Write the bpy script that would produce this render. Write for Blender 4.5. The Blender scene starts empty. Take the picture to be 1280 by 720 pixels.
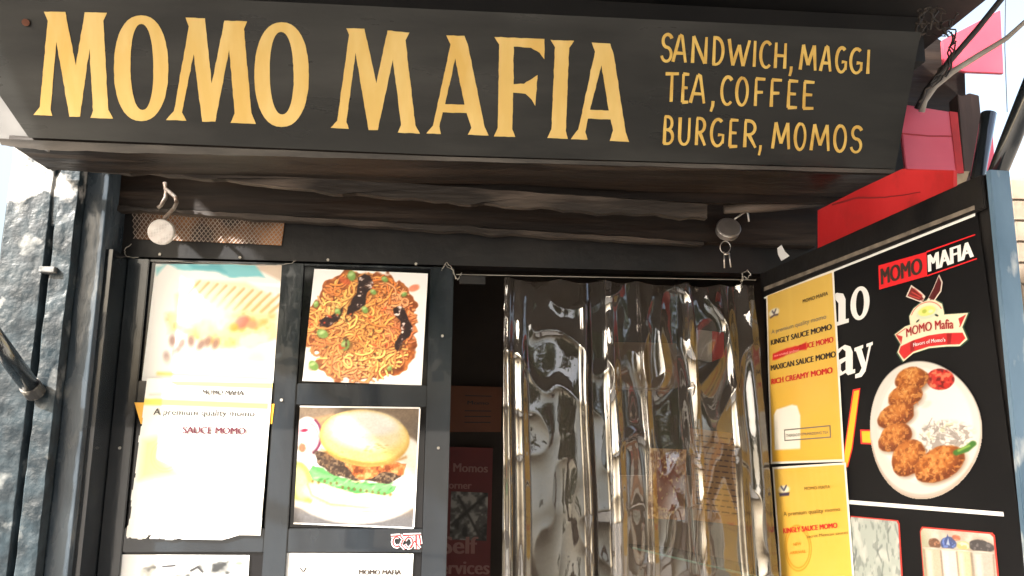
import bpy, bmesh, math, random
import numpy as np
from mathutils import Vector, Matrix, noise as mnoise
from mathutils.geometry import tessellate_polygon
random.seed(7)
S = bpy.context.scene
COL = S.collection
# ------------------------------------------------------------------ camera
F = 1000.0; DIST = 2.3
cam_d = bpy.data.cameras.new('camera'); cam = bpy.data.objects.new('camera', cam_d); COL.objects.link(cam)
cam_d.sensor_width = 36.0; cam_d.lens = F / 1280 * 36.0; cam_d.clip_start = 0.02; cam_d.clip_end = 20000
CM = Matrix.Rotation(math.radians(-4.2), 3, 'Z') @ Matrix.Rotation(math.pi/2 + math.radians(10.2), 3, 'X') @ Matrix.Rotation(math.radians(0.7), 3, 'Z')
CP = Vector((0, -DIST, 1.55))
cam.matrix_world = Matrix.Translation(CP) @ CM.to_4x4()
S.camera = cam
# ------------------------------------------------------------------ light
SUN_DIR = Vector((-0.70, -0.54, 0.60)).normalized()          # towards the sun
elev = math.asin(SUN_DIR.z); azim = math.atan2(SUN_DIR.x, SUN_DIR.y)
W = bpy.data.worlds.new('World'); S.world = W; W.use_nodes = True
wn = W.node_tree; wn.nodes.clear()
sky = wn.nodes.new('ShaderNodeTexSky'); sky.sky_type = 'NISHITA'; sky.sun_disc = False
sky.sun_elevation = elev; sky.sun_rotation = azim; sky.dust_density = 9.0; sky.air_density = 1.3; sky.ozone_density = 1.0
bg = wn.nodes.new('ShaderNodeBackground'); bg.inputs[1].default_value = 0.15
wo = wn.nodes.new('ShaderNodeOutputWorld')
hs = wn.nodes.new('ShaderNodeHueSaturation'); hs.inputs['Saturation'].default_value = .8; hs.inputs['Value'].default_value = 1.15   # milky haze
wn.links.new(sky.outputs[0], hs.inputs['Color']); wn.links.new(hs.outputs[0], bg.inputs[0]); wn.links.new(bg.outputs[0], wo.inputs[0])
sl = bpy.data.lights.new('sun', 'SUN'); sl.energy = 4.5; sl.angle = math.radians(1.2); sl.color = (1, .97, .93)
so = bpy.data.objects.new('sun', sl); COL.objects.link(so)
so.rotation_euler = SUN_DIR.to_track_quat('Z', 'Y').to_euler(); so.location = SUN_DIR * 20
S.view_settings.view_transform = 'Standard'; S.view_settings.look = 'None'
S.view_settings.exposure = 1.7; S.view_settings.gamma = 1
# ------------------------------------------------------------------ planes: turn a photo pixel into a point on a real plane
class Plane:
    def __init__(s, p, n): s.p = Vector(p); s.n = Vector(n).normalized()
    def __call__(s, px, py):
        d = CM @ Vector(((px-640)/F, (360-py)/F, -1))
        return CP + d * ((s.p - CP).dot(s.n) / d.dot(s.n))
    def off(s, k): return Plane(s.p + s.n*k, s.n)
def FY(y): return Plane((0, y, 0), (0, -1, 0))
def FX(x): return Plane((x, 0, 0), (-1, 0, 0))
_d = CM @ Vector(((490-640)/F, (360-545)/F, -1)); _d.z = 0; _d.normalize()
HINGE = Vector((0.925, 0, 0)); LDIR = -_d                       # the opened door leaf runs from the hinge towards the street
LN = Vector((LDIR.y, -LDIR.x, 0)); LN = LN if LN.x < 0 else -LN
LEAF = Plane(HINGE, LN)
SB, ST = Vector((0, -.45, 2.205)), Vector((0, -.57, 2.522))     # shop sign leans out at its top
SN = Vector((0, -(ST-SB).z, (ST-SB).y)).normalized()
SIGN = Plane(SB, SN)
# ------------------------------------------------------------------ colour helpers and materials
def lin(c): return c/12.92 if c <= .04045 else ((c+.055)/1.055)**2.4
def rgb(r, g, b): return (lin(r/255), lin(g/255), lin(b/255))
def mat(name, c1, c2=None, rough=.5, scale=8, bump=0, bscale=40, detail=5, metallic=0, spec=.5, lo=.4, hi=.65, stretch=(1, 1, 1), rvar=0, c3=None, c3scale=3, c3lo=.6, c3hi=.75, coat=0):
    m = bpy.data.materials.new(name); m.use_nodes = True; nt = m.node_tree; b = nt.nodes['Principled BSDF']
    b.inputs['Roughness'].default_value = rough; b.inputs['Metallic'].default_value = metallic
    b.inputs['Specular IOR Level'].default_value = spec; b.inputs['Coat Weight'].default_value = coat
    tc = nt.nodes.new('ShaderNodeTexCoord'); mp = nt.nodes.new('ShaderNodeMapping'); mp.inputs['Scale'].default_value = stretch
    nt.links.new(tc.outputs['Object'], mp.inputs[0])
    def ns(sc, det=detail):
        n = nt.nodes.new('ShaderNodeTexNoise'); n.inputs['Scale'].default_value = sc; n.inputs['Detail'].default_value = det
        nt.links.new(mp.outputs[0], n.inputs['Vector']); return n
    def ramp(n, a, z):
        r = nt.nodes.new('ShaderNodeMapRange'); r.inputs[1].default_value = a; r.inputs[2].default_value = z
        nt.links.new(n.outputs[0], r.inputs[0]); return r
    if c2 is None: b.inputs['Base Color'].default_value = (*c1, 1)
    else:
        r = ramp(ns(scale), lo, hi); mx = nt.nodes.new('ShaderNodeMix'); mx.data_type = 'RGBA'
        mx.inputs[6].default_value = (*c1, 1); mx.inputs[7].default_value = (*c2, 1)
        nt.links.new(r.outputs[0], mx.inputs[0]); out = mx.outputs[2]
        if c3:
            r3 = ramp(ns(c3scale, 8), c3lo, c3hi); m3 = nt.nodes.new('ShaderNodeMix'); m3.data_type = 'RGBA'
            nt.links.new(out, m3.inputs[6]); m3.inputs[7].default_value = (*c3, 1); nt.links.new(r3.outputs[0], m3.inputs[0]); out = m3.outputs[2]
        nt.links.new(out, b.inputs['Base Color'])
    if rvar:
        r = ramp(ns(scale*1.7), .3, .7); r.inputs[3].default_value = max(.03, rough-rvar); r.inputs[4].default_value = min(1, rough+rvar)
        nt.links.new(r.outputs[0], b.inputs['Roughness'])
    if bump:
        bp = nt.nodes.new('ShaderNodeBump'); bp.inputs['Strength'].default_value = 1; bp.inputs['Distance'].default_value = bump
        nt.links.new(ns(bscale).outputs[0], bp.inputs['Height']); nt.links.new(bp.outputs[0], b.inputs['Normal'])
    return m
M = {}
M['sign'] = mat('sign_black_paint', (.006, .0065, .006), (.011, .0115, .0105), .34, 5, .0006, 25, rvar=.1, spec=.35, stretch=(.6, 1, 2.5), c3=(.042, .042, .039), c3scale=3.0, c3lo=.42, c3hi=.8)
M['sign_grey'] = mat('grey_sheet_metal', (.2, .2, .2), (.3, .3, .3), .5, 4, .0005, 30)
M['yellow'] = mat('yellow_lettering_paint', rgb(212, 178, 100), rgb(221, 191, 120), .5, 9, .0003, 60, stretch=(2.2, 1, .5), c3=rgb(210, 172, 90), c3scale=7, c3lo=.52, c3hi=.72)
M['yellow2'] = mat('ochre_lettering_paint', rgb(216, 182, 94), rgb(198, 158, 72), .5, 30)
M['black'] = mat('glossy_black_oil_paint', (.007, .010, .014), (.015, .021, .028), .2, 7, .0016, 24, rvar=.1, coat=.7, stretch=(1, 1, .3), c3=(.05, .05, .05), c3scale=9, c3lo=.66, c3hi=.85)
M['blackflat'] = mat('dull_black_paint', (.005, .005, .006), (.011, .010, .010), .42, 6, .0012, 30, rvar=.1, spec=.4)
M['wood'] = mat('dark_stained_timber', (.010, .0068, .0052), (.024, .0155, .011), .5, 6, .002, 18, spec=.3, stretch=(.35, 3, 4), rvar=.15, c3=(.075, .052, .038), c3scale=5, c3lo=.6, c3hi=.8)
M['woodworn'] = mat('worn_grey_timber_edge', (.018, .013, .010), (.13, .10, .08), .6, 7, .003, 22, stretch=(.5, 3, 3), lo=.45, hi=.72)
M['woodbrown'] = mat('bare_brown_timber', (.05, .03, .024), (.085, .05, .04), .7, 8, .002, 30, stretch=(3, 3, .5))
M['woodorange'] = mat('bare_plywood', (.2, .09, .04), (.42, .19, .07), .6, 7, .001, 30, c3=(.04, .025, .02), c3scale=4, c3lo=.5, c3hi=.6)
M['wallblack'] = mat('glossy_black_rough_render', (.010, .017, .023), (.026, .041, .052), .42, 18, .0016, 95, detail=9, rvar=.14, c3=(.2, .21, .21), c3scale=11, c3lo=.62, c3hi=.74, spec=.3)
def peeled(m, z0, amt):
    nt = m.node_tree; b = nt.nodes['Principled BSDF']; src = b.inputs['Base Color'].links[0].from_socket
    tc = nt.nodes.new('ShaderNodeTexCoord'); sp = nt.nodes.new('ShaderNodeSeparateXYZ'); nt.links.new(tc.outputs['Object'], sp.inputs[0])
    n = nt.nodes.new('ShaderNodeTexNoise'); n.inputs['Scale'].default_value = 7; n.inputs['Detail'].default_value = 9; nt.links.new(tc.outputs['Object'], n.inputs['Vector'])
    a = nt.nodes.new('ShaderNodeMath'); a.operation = 'MULTIPLY_ADD'; nt.links.new(n.outputs[0], a.inputs[0]); a.inputs[1].default_value = 2.4; nt.links.new(sp.outputs['Z'], a.inputs[2])
    r_ = nt.nodes.new('ShaderNodeMapRange'); r_.inputs[1].default_value = z0+1.2; r_.inputs[2].default_value = z0+1.32; r_.inputs[4].default_value = amt; nt.links.new(a.outputs[0], r_.inputs[0])
    mx = nt.nodes.new('ShaderNodeMix'); mx.data_type = 'RGBA'; nt.links.new(r_.outputs[0], mx.inputs[0]); nt.links.new(src, mx.inputs[6]); mx.inputs[7].default_value = (.42, .42, .41, 1); nt.links.new(mx.outputs[2], b.inputs['Base Color'])
peeled(M['wallblack'], 2.16, .9)
M['bluegrey'] = mat('black_gloss_painted_post', (.03, .042, .055), (.06, .08, .10), .25, 12, .0018, 45, rvar=.1, stretch=(1, 1, .4), c3=(.16, .17, .17), c3scale=14, c3lo=.63, c3hi=.72)
M['skytint'] = mat('chipped_paint_sky_tint', (.06, .11, .17), (.11, .18, .26), .35, 9, .001, 40, stretch=(1, 1, .4), c3=(.36, .4, .43), c3scale=16, c3lo=.55, c3hi=.62)  # blue base is the sky's reflection painted in; pale chips are wear
M['glass'] = mat('dark_pane', (.006, .006, .007), None, .06)
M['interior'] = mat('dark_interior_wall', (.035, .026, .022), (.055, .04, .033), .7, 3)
M['ceiling'] = mat('dark_soffit', (.006, .006, .007), (.014, .013, .013), .6, 3, .002, 10)
M['red'] = mat('red_painted_sheet', (.46, .018, .022), (.60, .03, .035), .4, 5, .002, 9, c3=(.32, .02, .02), c3scale=7, c3lo=.58, c3hi=.75)
M['pink'] = mat('faded_pink_red_sheet', (.74, .12, .19), (.80, .17, .25), .32, 3, .0006, 10)
_p = M['pink']; _n = _p.node_tree; _t = _n.nodes.new('ShaderNodeBsdfTranslucent'); _t.inputs[0].default_value = (.85, .2, .3, 1); _x = _n.nodes.new('ShaderNodeMixShader'); _x.inputs[0].default_value = .12
_n.links.new(_n.nodes['Principled BSDF'].outputs[0], _x.inputs[1]); _n.links.new(_t.outputs[0], _x.inputs[2]); _n.links.new(_x.outputs[0], _n.nodes['Material Output'].inputs[0])
M['metal'] = mat('brushed_steel', (.55, .53, .5), (.66, .64, .6), .32, 20, metallic=1)
M['discwhite'] = mat('white_perforated_disc', (.62, .58, .56), (.7, .68, .66), .35, 60, .0004, 300)
_m = M['discwhite']; _n = _m.node_tree; _v = _n.nodes.new('ShaderNodeTexVoronoi'); _v.inputs['Scale'].default_value = 260; _v.inputs['Randomness'].default_value = 0
_c = _n.nodes.new('ShaderNodeTexCoord'); _n.links.new(_c.outputs['Object'], _v.inputs['Vector']); _r = _n.nodes.new('ShaderNodeMapRange'); _r.inputs[1].default_value = .22; _r.inputs[2].default_value = .32; _n.links.new(_v.outputs['Distance'], _r.inputs[0])
_x = _n.nodes.new('ShaderNodeMix'); _x.data_type = 'RGBA'; _s = _n.nodes['Principled BSDF'].inputs['Base Color'].links[0].from_socket; _x.inputs[6].default_value = (.3, .27, .26, 1); _n.links.new(_r.outputs[0], _x.inputs[0]); _n.links.new(_s, _x.inputs[7]); _n.links.new(_x.outputs[2], _n.nodes['Principled BSDF'].inputs['Base Color'])
M['discgrey'] = mat('dull_metal_disc', (.17, .155, .145), (.22, .2, .19), .4, 20, .0003, 80, metallic=.4)
M['oldsteel'] = mat('weathered_steel', (.30, .27, .24), (.14, .09, .06), .5, 60, metallic=.3, bump=.0006)
M['wire'] = mat('galvanised_wire', (.4, .38, .34), None, .45, metallic=.6)
M['mesh'] = mat('expanded_metal', (.30, .25, .21), (.45, .38, .32), .5, 20, metallic=.3)
M['cabblack'] = mat('black_cable', (.018, .018, .02), None, .45)
M['cabgrey'] = mat('grey_cable_sheath', (.30, .27, .24), (.42, .39, .35), .6, 15)
M['paper'] = mat('white_poster_paper', (.74, .74, .73), None, .3)
M['printblack'] = mat('printed_black', (.004, .004, .005), (.007, .007, .008), .5, 4, spec=.18)
M['ink'] = mat('dark_ink', (.035, .025, .02), None, .45)
M['inkgrey'] = mat('grey_ink', (.16, .15, .13), None, .45)
M['inkpale'] = mat('poster_grey_ink', (.035, .03, .028), None, .4)
M['inkpurple'] = mat('poster_purple_ink', (.09, .015, .03), None, .4)
M['inkred'] = mat('red_ink', rgb(196, 34, 38), None, .4)
M['printred'] = mat('printed_red', rgb(214, 38, 44), None, .38)
M['printyellow'] = mat('printed_yellow', rgb(240, 178, 48), None, .38)
M['inkwhite'] = mat('printed_white', (.74, .74, .74), None, .38)
M['inkbrown'] = mat('brown_stamp_ink', rgb(196, 132, 34), None, .45)
M['inkpink'] = mat('pink_ink', rgb(240, 170, 160), None, .45)
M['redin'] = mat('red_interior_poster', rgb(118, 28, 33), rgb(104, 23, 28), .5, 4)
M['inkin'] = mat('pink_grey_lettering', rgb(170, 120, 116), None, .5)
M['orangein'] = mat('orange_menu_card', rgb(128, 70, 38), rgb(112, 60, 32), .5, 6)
M['tape'] = mat('clear_tape', (.35, .36, .37), (.5, .5, .5), .3, 30)
def vmat(name, rough, bump=0, bscale=6):
    m = mat(name, (.5, .5, .5), None, rough, bump=bump, bscale=bscale); nt = m.node_tree
    a = nt.nodes.new('ShaderNodeVertexColor'); a.layer_name = 'print'
    nt.links.new(a.outputs['Color'], nt.nodes['Principled BSDF'].inputs['Base Color']); return m
M['print'] = vmat('glossy_colour_print', .28, .0006, 9)
M['printgloss'] = vmat('laminated_colour_print', .2, .0008, 7)
M['printmatt'] = vmat('matt_colour_print', .42, .0008, 9)
# ------------------------------------------------------------------ mesh builder
class MB:
    def __init__(s): s.v = []; s.f = []; s.mi = []
    def add(s, vs, fs, mi=0):
        n = len(s.v); s.v += [tuple(v) for v in vs]; s.f += [tuple(n+i for i in f) for f in fs]; s.mi += [mi]*len(fs); return s
    def prism(s, front, back, mi=0):                            # two matching polygons
        n = len(front)
        return s.add(list(front)+list(back), [tuple(range(n)), tuple(range(2*n-1, n-1, -1))] + [((i+1) % n, i, n+i, n+(i+1) % n) for i in range(n)], mi)
    def slab(s, pts, vec, mi=0): return s.prism(pts, [Vector(p)+Vector(vec) for p in pts], mi)
    def box(s, a, b, mi=0):
        (x0, y0, z0), (x1, y1, z1) = a, b
        return s.slab([Vector((x0, y0, z0)), Vector((x1, y0, z0)), Vector((x1, y0, z1)), Vector((x0, y0, z1))], (0, y1-y0, 0), mi)
    def tube(s, pts, r, n=10, mi=0):
        pts = [Vector(p) for p in pts]; rs = r if isinstance(r, (list, tuple)) else [r]*len(pts); k = len(pts); base = len(s.v)
        t0 = (pts[1]-pts[0]).normalized(); u = t0.orthogonal().normalized()
        for i, p in enumerate(pts):
            t = (pts[min(i+1, k-1)]-pts[max(i-1, 0)]).normalized(); u = (u - t*u.dot(t)).normalized(); w = t.cross(u)
            for j in range(n):
                a = 2*math.pi*j/n; s.v.append(tuple(p + (u*math.cos(a)+w*math.sin(a))*rs[i]))
        for i in range(k-1):
            for j in range(n): s.f.append((base+i*n+j, base+i*n+(j+1) % n, base+(i+1)*n+(j+1) % n, base+(i+1)*n+j)); s.mi.append(mi)
        s.f.append(tuple(base+j for j in range(n-1, -1, -1))); s.mi.append(mi)
        s.f.append(tuple(base+(k-1)*n+j for j in range(n))); s.mi.append(mi); return s
    def poly(s, outer, holes=(), mi=0):                         # flat polygon with holes
        loops = [[Vector(p) for p in l] for l in [outer, *holes]]; flat = [p for l in loops for p in l]
        return s.add(flat, [tuple(t) for t in tessellate_polygon(loops)], mi)
    def build(s, name, mats, parent=None, smooth=False, bevel=0, orient=None):
        me = bpy.data.meshes.new(name); me.from_pydata(s.v, [], s.f)
        for m in (mats if isinstance(mats, (list, tuple)) else [mats]): me.materials.append(m)
        me.polygons.foreach_set('material_index', s.mi)
        bm = bmesh.new(); bm.from_mesh(me)
        if orient is None: bmesh.ops.recalc_face_normals(bm, faces=bm.faces)
        if bevel: bmesh.ops.bevel(bm, geom=list(bm.edges), offset=bevel, segments=2, affect='EDGES', clamp_overlap=True)
        bm.to_mesh(me); bm.free()
        if smooth: me.polygons.foreach_set('use_smooth', [True]*len(me.polygons))
        me.update(); o = bpy.data.objects.new(name, me); COL.objects.link(o)
        if parent is not None: adopt(o, parent)
        return o
def adopt(o, parent):
    o.parent = parent
    root = parent
    off = Vector(root.location)
    while root.parent: root = root.parent; off += Vector(root.location)
    o.location = -off if o.type == 'MESH' else Vector(o.location)-off
def tag(o, label, cat, group=None, kind=None):
    o['label'] = label; o['category'] = cat
    if group: o['group'] = group
    if kind: o['kind'] = kind
    return o
def structure(o): o['kind'] = 'structure'; return o
def thing(name, loc, label, cat, group=None, kind=None):
    o = bpy.data.objects.new(name, None); o.empty_display_size = .1; COL.objects.link(o); o.location = loc
    return tag(o, label, cat, group, kind)
def nz(p, k=1.0): return mnoise.noise(Vector(p)*k)
# ------------------------------------------------------------------ sheets pinned on a plane
class Sheet:
    """four photo corners (tl, tr, br, bl) on a plane; pt(u, v) with v up; wavy by wav metres"""
    def __init__(s, plane, tl, tr, br, bl, wav=0.0, seed=0, lift=0.0, curl=0.0):
        s.c = [plane(*q) for q in (bl, br, tr, tl)]; s.n = plane.n; s.wav = wav; s.seed = seed; s.lift = lift; s.curl = curl
    def pt(s, u, v, k=0.0):
        a, b, c, d = s.c; p = (a*(1-u)+b*u)*(1-v) + (d*(1-u)+c*u)*v
        h = s.lift + k
        if s.wav: h += s.wav*(1+nz((u*1.7+s.seed, v*2.1, s.seed*.37)) + .5*nz((u*4+s.seed, v*1.2, 3.1)))
        if s.curl:
            e = max(0, abs(u-.5)*2-.75)*max(0, abs(v-.5)*2-.7); h += s.curl*e*8
        return p + s.n*h
    def size(s): return ((s.c[1]-s.c[0]).length + (s.c[2]-s.c[3]).length)/2, ((s.c[3]-s.c[0]).length+(s.c[2]-s.c[1]).length)/2
def quadsheet(name, sh, material, parent=None, nu=24, nv=24, u0=0, u1=1, v0=0, v1=1, k=0, outline=None):
    mb = MB(); vs = [sh.pt(u0+(u1-u0)*i/nu, v0+(v1-v0)*j/nv, k) for j in range(nv+1) for i in range(nu+1)]
    fs = [(j*(nu+1)+i, j*(nu+1)+i+1, (j+1)*(nu+1)+i+1, (j+1)*(nu+1)+i) for j in range(nv) for i in range(nu)]
    mb.add(vs, fs); return mb.build(name, material, parent, smooth=True, orient=False)
# ---- a small painter for printed pictures: numpy canvas -> colours of a dense sheet
class Paint:
    def __init__(s, w, h, bgc=(255, 255, 255), seed=1):
        s.w, s.h = w, h; s.a = np.empty((h, w, 3)); s.a[:] = bgc; s.m = np.ones((h, w)); s.rng = np.random.default_rng(seed)
        s.X, s.Y = np.meshgrid((np.arange(w)+.5)/w, (np.arange(h)+.5)/h); s.asp = h/w; s.e = 1.0/w
    def noise(s, n, oct=3):
        out = np.zeros((s.h, s.w)); amp = 1; tot = 0
        for o in range(oct):
            g = s.rng.random((max(2, int(n*s.asp))+2, n+2)); x = s.X*(n); y = s.Y*(max(2, int(n*s.asp))); xi = x.astype(int); yi = y.astype(int); fx = x-xi; fy = y-yi
            fx = fx*fx*(3-2*fx); fy = fy*fy*(3-2*fy)
            out += amp*((g[yi, xi]*(1-fx)+g[yi, xi+1]*fx)*(1-fy)+(g[yi+1, xi]*(1-fx)+g[yi+1, xi+1]*fx)*fy); tot += amp; amp *= .55; n *= 2
        return out/tot
    def mix(s, k, c): s.a = s.a*(1-k[..., None]) + np.array(c, float)*k[..., None] if not isinstance(c, np.ndarray) or c.ndim == 1 else s.a*(1-k[..., None]) + c*k[..., None]
    def dist_ell(s, cx, cy, rx, ry, rot=0):
        x = s.X-cx; y = (s.Y-cy)*s.asp; c, q = math.cos(rot), math.sin(rot); xr = x*c+y*q; yr = -x*q+y*c
        return np.sqrt((xr/rx)**2+(yr/ry)**2), min(rx, ry)
    def ell(s, cx, cy, rx, ry, c, rot=0, soft=1.0, wob=0, op=1):
        d, r = s.dist_ell(cx, cy, rx, ry, rot)
        if wob: d = d + wob*(s.noise(9)-.5)
        k = np.clip((1-d)*r/(s.e*soft)+.5, 0, 1)*op; s.mix(k, c); return k
    def poly(s, pts, c, soft=1.0, op=1, wob=0):
        pts = [(x, y) for x, y in pts]; ins = np.zeros((s.h, s.w), bool); dm = np.full((s.h, s.w), 9.0); X, Yv = s.X, s.Y
        if wob: X = X + wob*(s.noise(8)-.5); Yv = Yv + wob*(s.noise(8)-.5)
        for (x0, y0), (x1, y1) in zip(pts, pts[1:]+pts[:1]):
            if y0 != y1: ins ^= ((y0 > Yv) != (y1 > Yv)) & (X < (x1-x0)*(Yv-y0)/(y1-y0)+x0)
            dm = np.minimum(dm, s.seg(x0, y0, x1, y1, X, Yv))
        k = np.clip(np.where(ins, dm, -dm)/(s.e*soft)+.5, 0, 1)*op; s.mix(k, c); return k
    def seg(s, x0, y0, x1, y1, X=None, Yv=None):
        X = s.X if X is None else X; Yv = s.Y if Yv is None else Yv
        dx, dy = x1-x0, (y1-y0)*s.asp; L = dx*dx+dy*dy+1e-12; t = np.clip(((X-x0)*dx+(Yv-y0)*s.asp*dy)/L, 0, 1)
        return np.hypot(X-x0-t*dx, (Yv-y0)*s.asp-t*dy)
    def stroke(s, pts, wd, c, soft=1.0, op=1):
        xs = [p[0] for p in pts]; ys = [p[1] for p in pts]; m = wd*2+3*s.e
        i0, i1 = max(0, int((min(xs)-m)*s.w)), min(s.w, int((max(xs)+m)*s.w)+2); my = m/s.asp
        j0, j1 = max(0, int((min(ys)-my)*s.h)), min(s.h, int((max(ys)+my)*s.h)+2)
        if i1 <= i0 or j1 <= j0: return
        X = s.X[j0:j1, i0:i1]; Yv = s.Y[j0:j1, i0:i1]; d = np.full(X.shape, 9.0)
        for (x0, y0), (x1, y1) in zip(pts, pts[1:]): d = np.minimum(d, s.seg(x0, y0, x1, y1, X, Yv))
        k = np.clip((wd/2-d)/(s.e*soft)+.5, 0, 1)[..., None]*op; sub = s.a[j0:j1, i0:i1]; sub[:] = sub*(1-k)+np.array(c, float)*k
    def grain(s, amp, n=40): s.a = s.a + (s.noise(n, 2)-.5)[..., None]*2*amp
    def sheet(s, name, sh, material, parent=None, k=0.0, gain=.84):
        a = np.clip(s.a, 0, 255)/255; L = np.where(a <= .04045, a/12.92, ((a+.055)/1.055)**2.4)*gain
        vs = []; w, h = s.w, s.h
        for j in range(h):
            for i in range(w): vs.append(sh.pt(i/(w-1), j/(h-1), k))
        fs = [(j*w+i, j*w+i+1, (j+1)*w+i+1, (j+1)*w+i) for j in range(h-1) for i in range(w-1) if s.m[j, i] > .5]
        mb = MB(); mb.add(vs, fs); o = mb.build(name, material, parent, smooth=True, orient=False)
        ca = o.data.color_attributes.new('print', 'FLOAT_COLOR', 'POINT')
        flat = np.ones((w*h, 4)); flat[:, :3] = L.reshape(-1, 3); ca.data.foreach_set('color', flat.ravel().astype(np.float32))
        if (s.m < .5).any():
            bm = bmesh.new(); bm.from_mesh(o.data); bmesh.ops.delete(bm, geom=[v for v in bm.verts if not v.link_faces], context='VERTS'); bm.to_mesh(o.data); bm.free()
        return o
# ---- lettering
_tc = {}
def glyphs(txt, bold):
    if (txt, bold) in _tc: return _tc[(txt, bold)]
    c = bpy.data.curves.new('lettering', 'FONT'); c.body = txt; c.offset = bold; c.resolution_u = 3; c.fill_mode = 'FRONT'
    o = bpy.data.objects.new('lettering', c); COL.objects.link(o); dg = bpy.context.evaluated_depsgraph_get()
    me = bpy.data.meshes.new_from_object(o.evaluated_get(dg)); v = [tuple(x.co[:2]) for x in me.vertices]; f = [tuple(p.vertices) for p in me.polygons]
    bpy.data.objects.remove(o); bpy.data.curves.remove(c); bpy.data.meshes.remove(me); _tc[(txt, bold)] = (v, f); return v, f
def text(mb, sh, txt, u0, u1, v0, v1, mi=0, bold=.0, k=.0012, arc=0.0):
    """letters squeezed into u0..u1; v0 baseline and v1 cap height; weight by overlaid copies"""
    v, f = glyphs(txt, 0); x0 = min(p[0] for p in v); x1 = max(p[0] for p in v); cap = .7
    du = bold*(u1-u0)/(x1-x0)*1.1
    for q, sft in enumerate((0,) if not bold else (-1, -.33, .33, 1)):
        out = []
        for x, y in v:
            a = (x-x0)/(x1-x0); out.append(sh.pt(u0+(u1-u0)*a + du*sft, v0+(v1-v0)*y/cap + arc*(1-(2*a-1)**2), k+.00012*q))
        mb.add(out, f, mi)
def line(parent, m, sh, *a, **k):
    mb = MB(); text(mb, sh, *a, **k); return mb.build('lettering', m, parent, orient=False)
# hand-painted letter strokes (x 0..1, y 0..1)
def arc(cx, cy, rx, ry, a0, a1, n=12): return [(cx+rx*math.cos(math.radians(a0+(a1-a0)*i/n)), cy+ry*math.sin(math.radians(a0+(a1-a0)*i/n))) for i in range(n+1)]
HAND = {
 'S': [arc(.52, .75, .4, .24, 25, 260, 12)+arc(.46, .26, .42, .26, 85, -165, 14)],
 'A': [[(.0, 0), (.45, 1)], [(.45, 1), (.62, .98), (.95, 0)], [(.2, .33), (.8, .33)]],
 'N': [[(.1, 0), (.1, 1)], [(.1, 1), (.85, 0)], [(.88, 0), (.9, 1)]],
 'D': [[(.12, 0), (.12, 1)], [(.0, 1)]+arc(.3, .5, .62, .5, 88, -88, 14)+[(.0, 0)]],
 'W': [[(.0, 1), (.22, 0)], [(.22, 0), (.5, .8)], [(.5, .8), (.72, 0)], [(.72, 0), (1, 1)]],
 'I': [[(.5, 0), (.5, 1)]],
 'C': [arc(.6, .5, .55, .5, 50, 310, 18)],
 'H': [[(.1, 0), (.1, 1)], [(.9, 0), (.9, 1)], [(.1, .5), (.9, .5)]],
 ',': [[(.6, .1), (.55, -.08), (.2, -.28)]],
 'M': [[(.0, 0), (.14, 1)], [(.14, 1), (.5, .2)], [(.5, .2), (.86, 1)], [(.86, 1), (1, 0)]],
 'G': [arc(.58, .5, .52, .5, 55, 330, 18), [(.6, .42), (1.02, .42), (1.0, .1)]],
 'T': [[(.5, 0), (.5, 1)], [(.0, .97), (1, 1)]],
 'E': [[(.12, 0), (.12, 1)], [(.08, 1), (.95, 1)], [(.12, .52), (.8, .52)], [(.08, 0), (.95, .02)]],
 'O': [arc(.5, .5, .46, .5, 90, 450, 22)],
 'F': [[(.12, 0), (.12, 1)], [(.08, 1), (.98, 1)], [(.12, .5), (.8, .52)]],
 'B': [[(.12, 0), (.12, 1)], [(.05, 1)]+arc(.4, .76, .4, .24, 88, -88, 10)+[(.12, .52)], [(.4, .52)]+arc(.42, .26, .5, .26, 80, -88, 10)+[(.05, 0)]],
 'U': [[(.1, 1), (.1, .3)]+arc(.5, .28, .4, .28, 180, 360, 10)+[(.9, 1)]],
 'R': [[(.12, 0), (.12, 1)], [(.05, 1)]+arc(.4, .74, .48, .26, 88, -88, 10)+[(.12, .48)], [(.4, .48), (.98, 0)]],
}
def brush(mb, pts, w, n, k, plane):
    """flat brush stroke along photo-space points lying on a plane"""
    P = [plane(*p) for p in pts]; L = []; R = []
    for i in range(len(P)):
        t = (P[min(i+1, len(P)-1)]-P[max(i-1, 0)]).normalized(); s = n.cross(t).normalized()
        a = i/max(1, len(P)-1); ww = w*(.92+.16*nz((P[i].x*30, P[i].z*30, 1)))*(1.08-.25*a)
        L.append(P[i]+s*ww/2+n*k); R.append(P[i]-s*ww/2+n*k)
    m = len(P); mb.add(L+R, [(i, i+1, m+i+1, m+i) for i in range(m-1)])
# =================================================================== GROUND
g = MB(); g.add([(-6000, -6000, 0), (6000, -6000, 0), (6000, 6000, 0), (-6000, 6000, 0)], [(0, 1, 2, 3)])
structure(g.build('ground', mat('pale_concrete_ground', (.20, .185, .165), (.27, .25, .22), .85, 2, .004, 30)))
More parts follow.
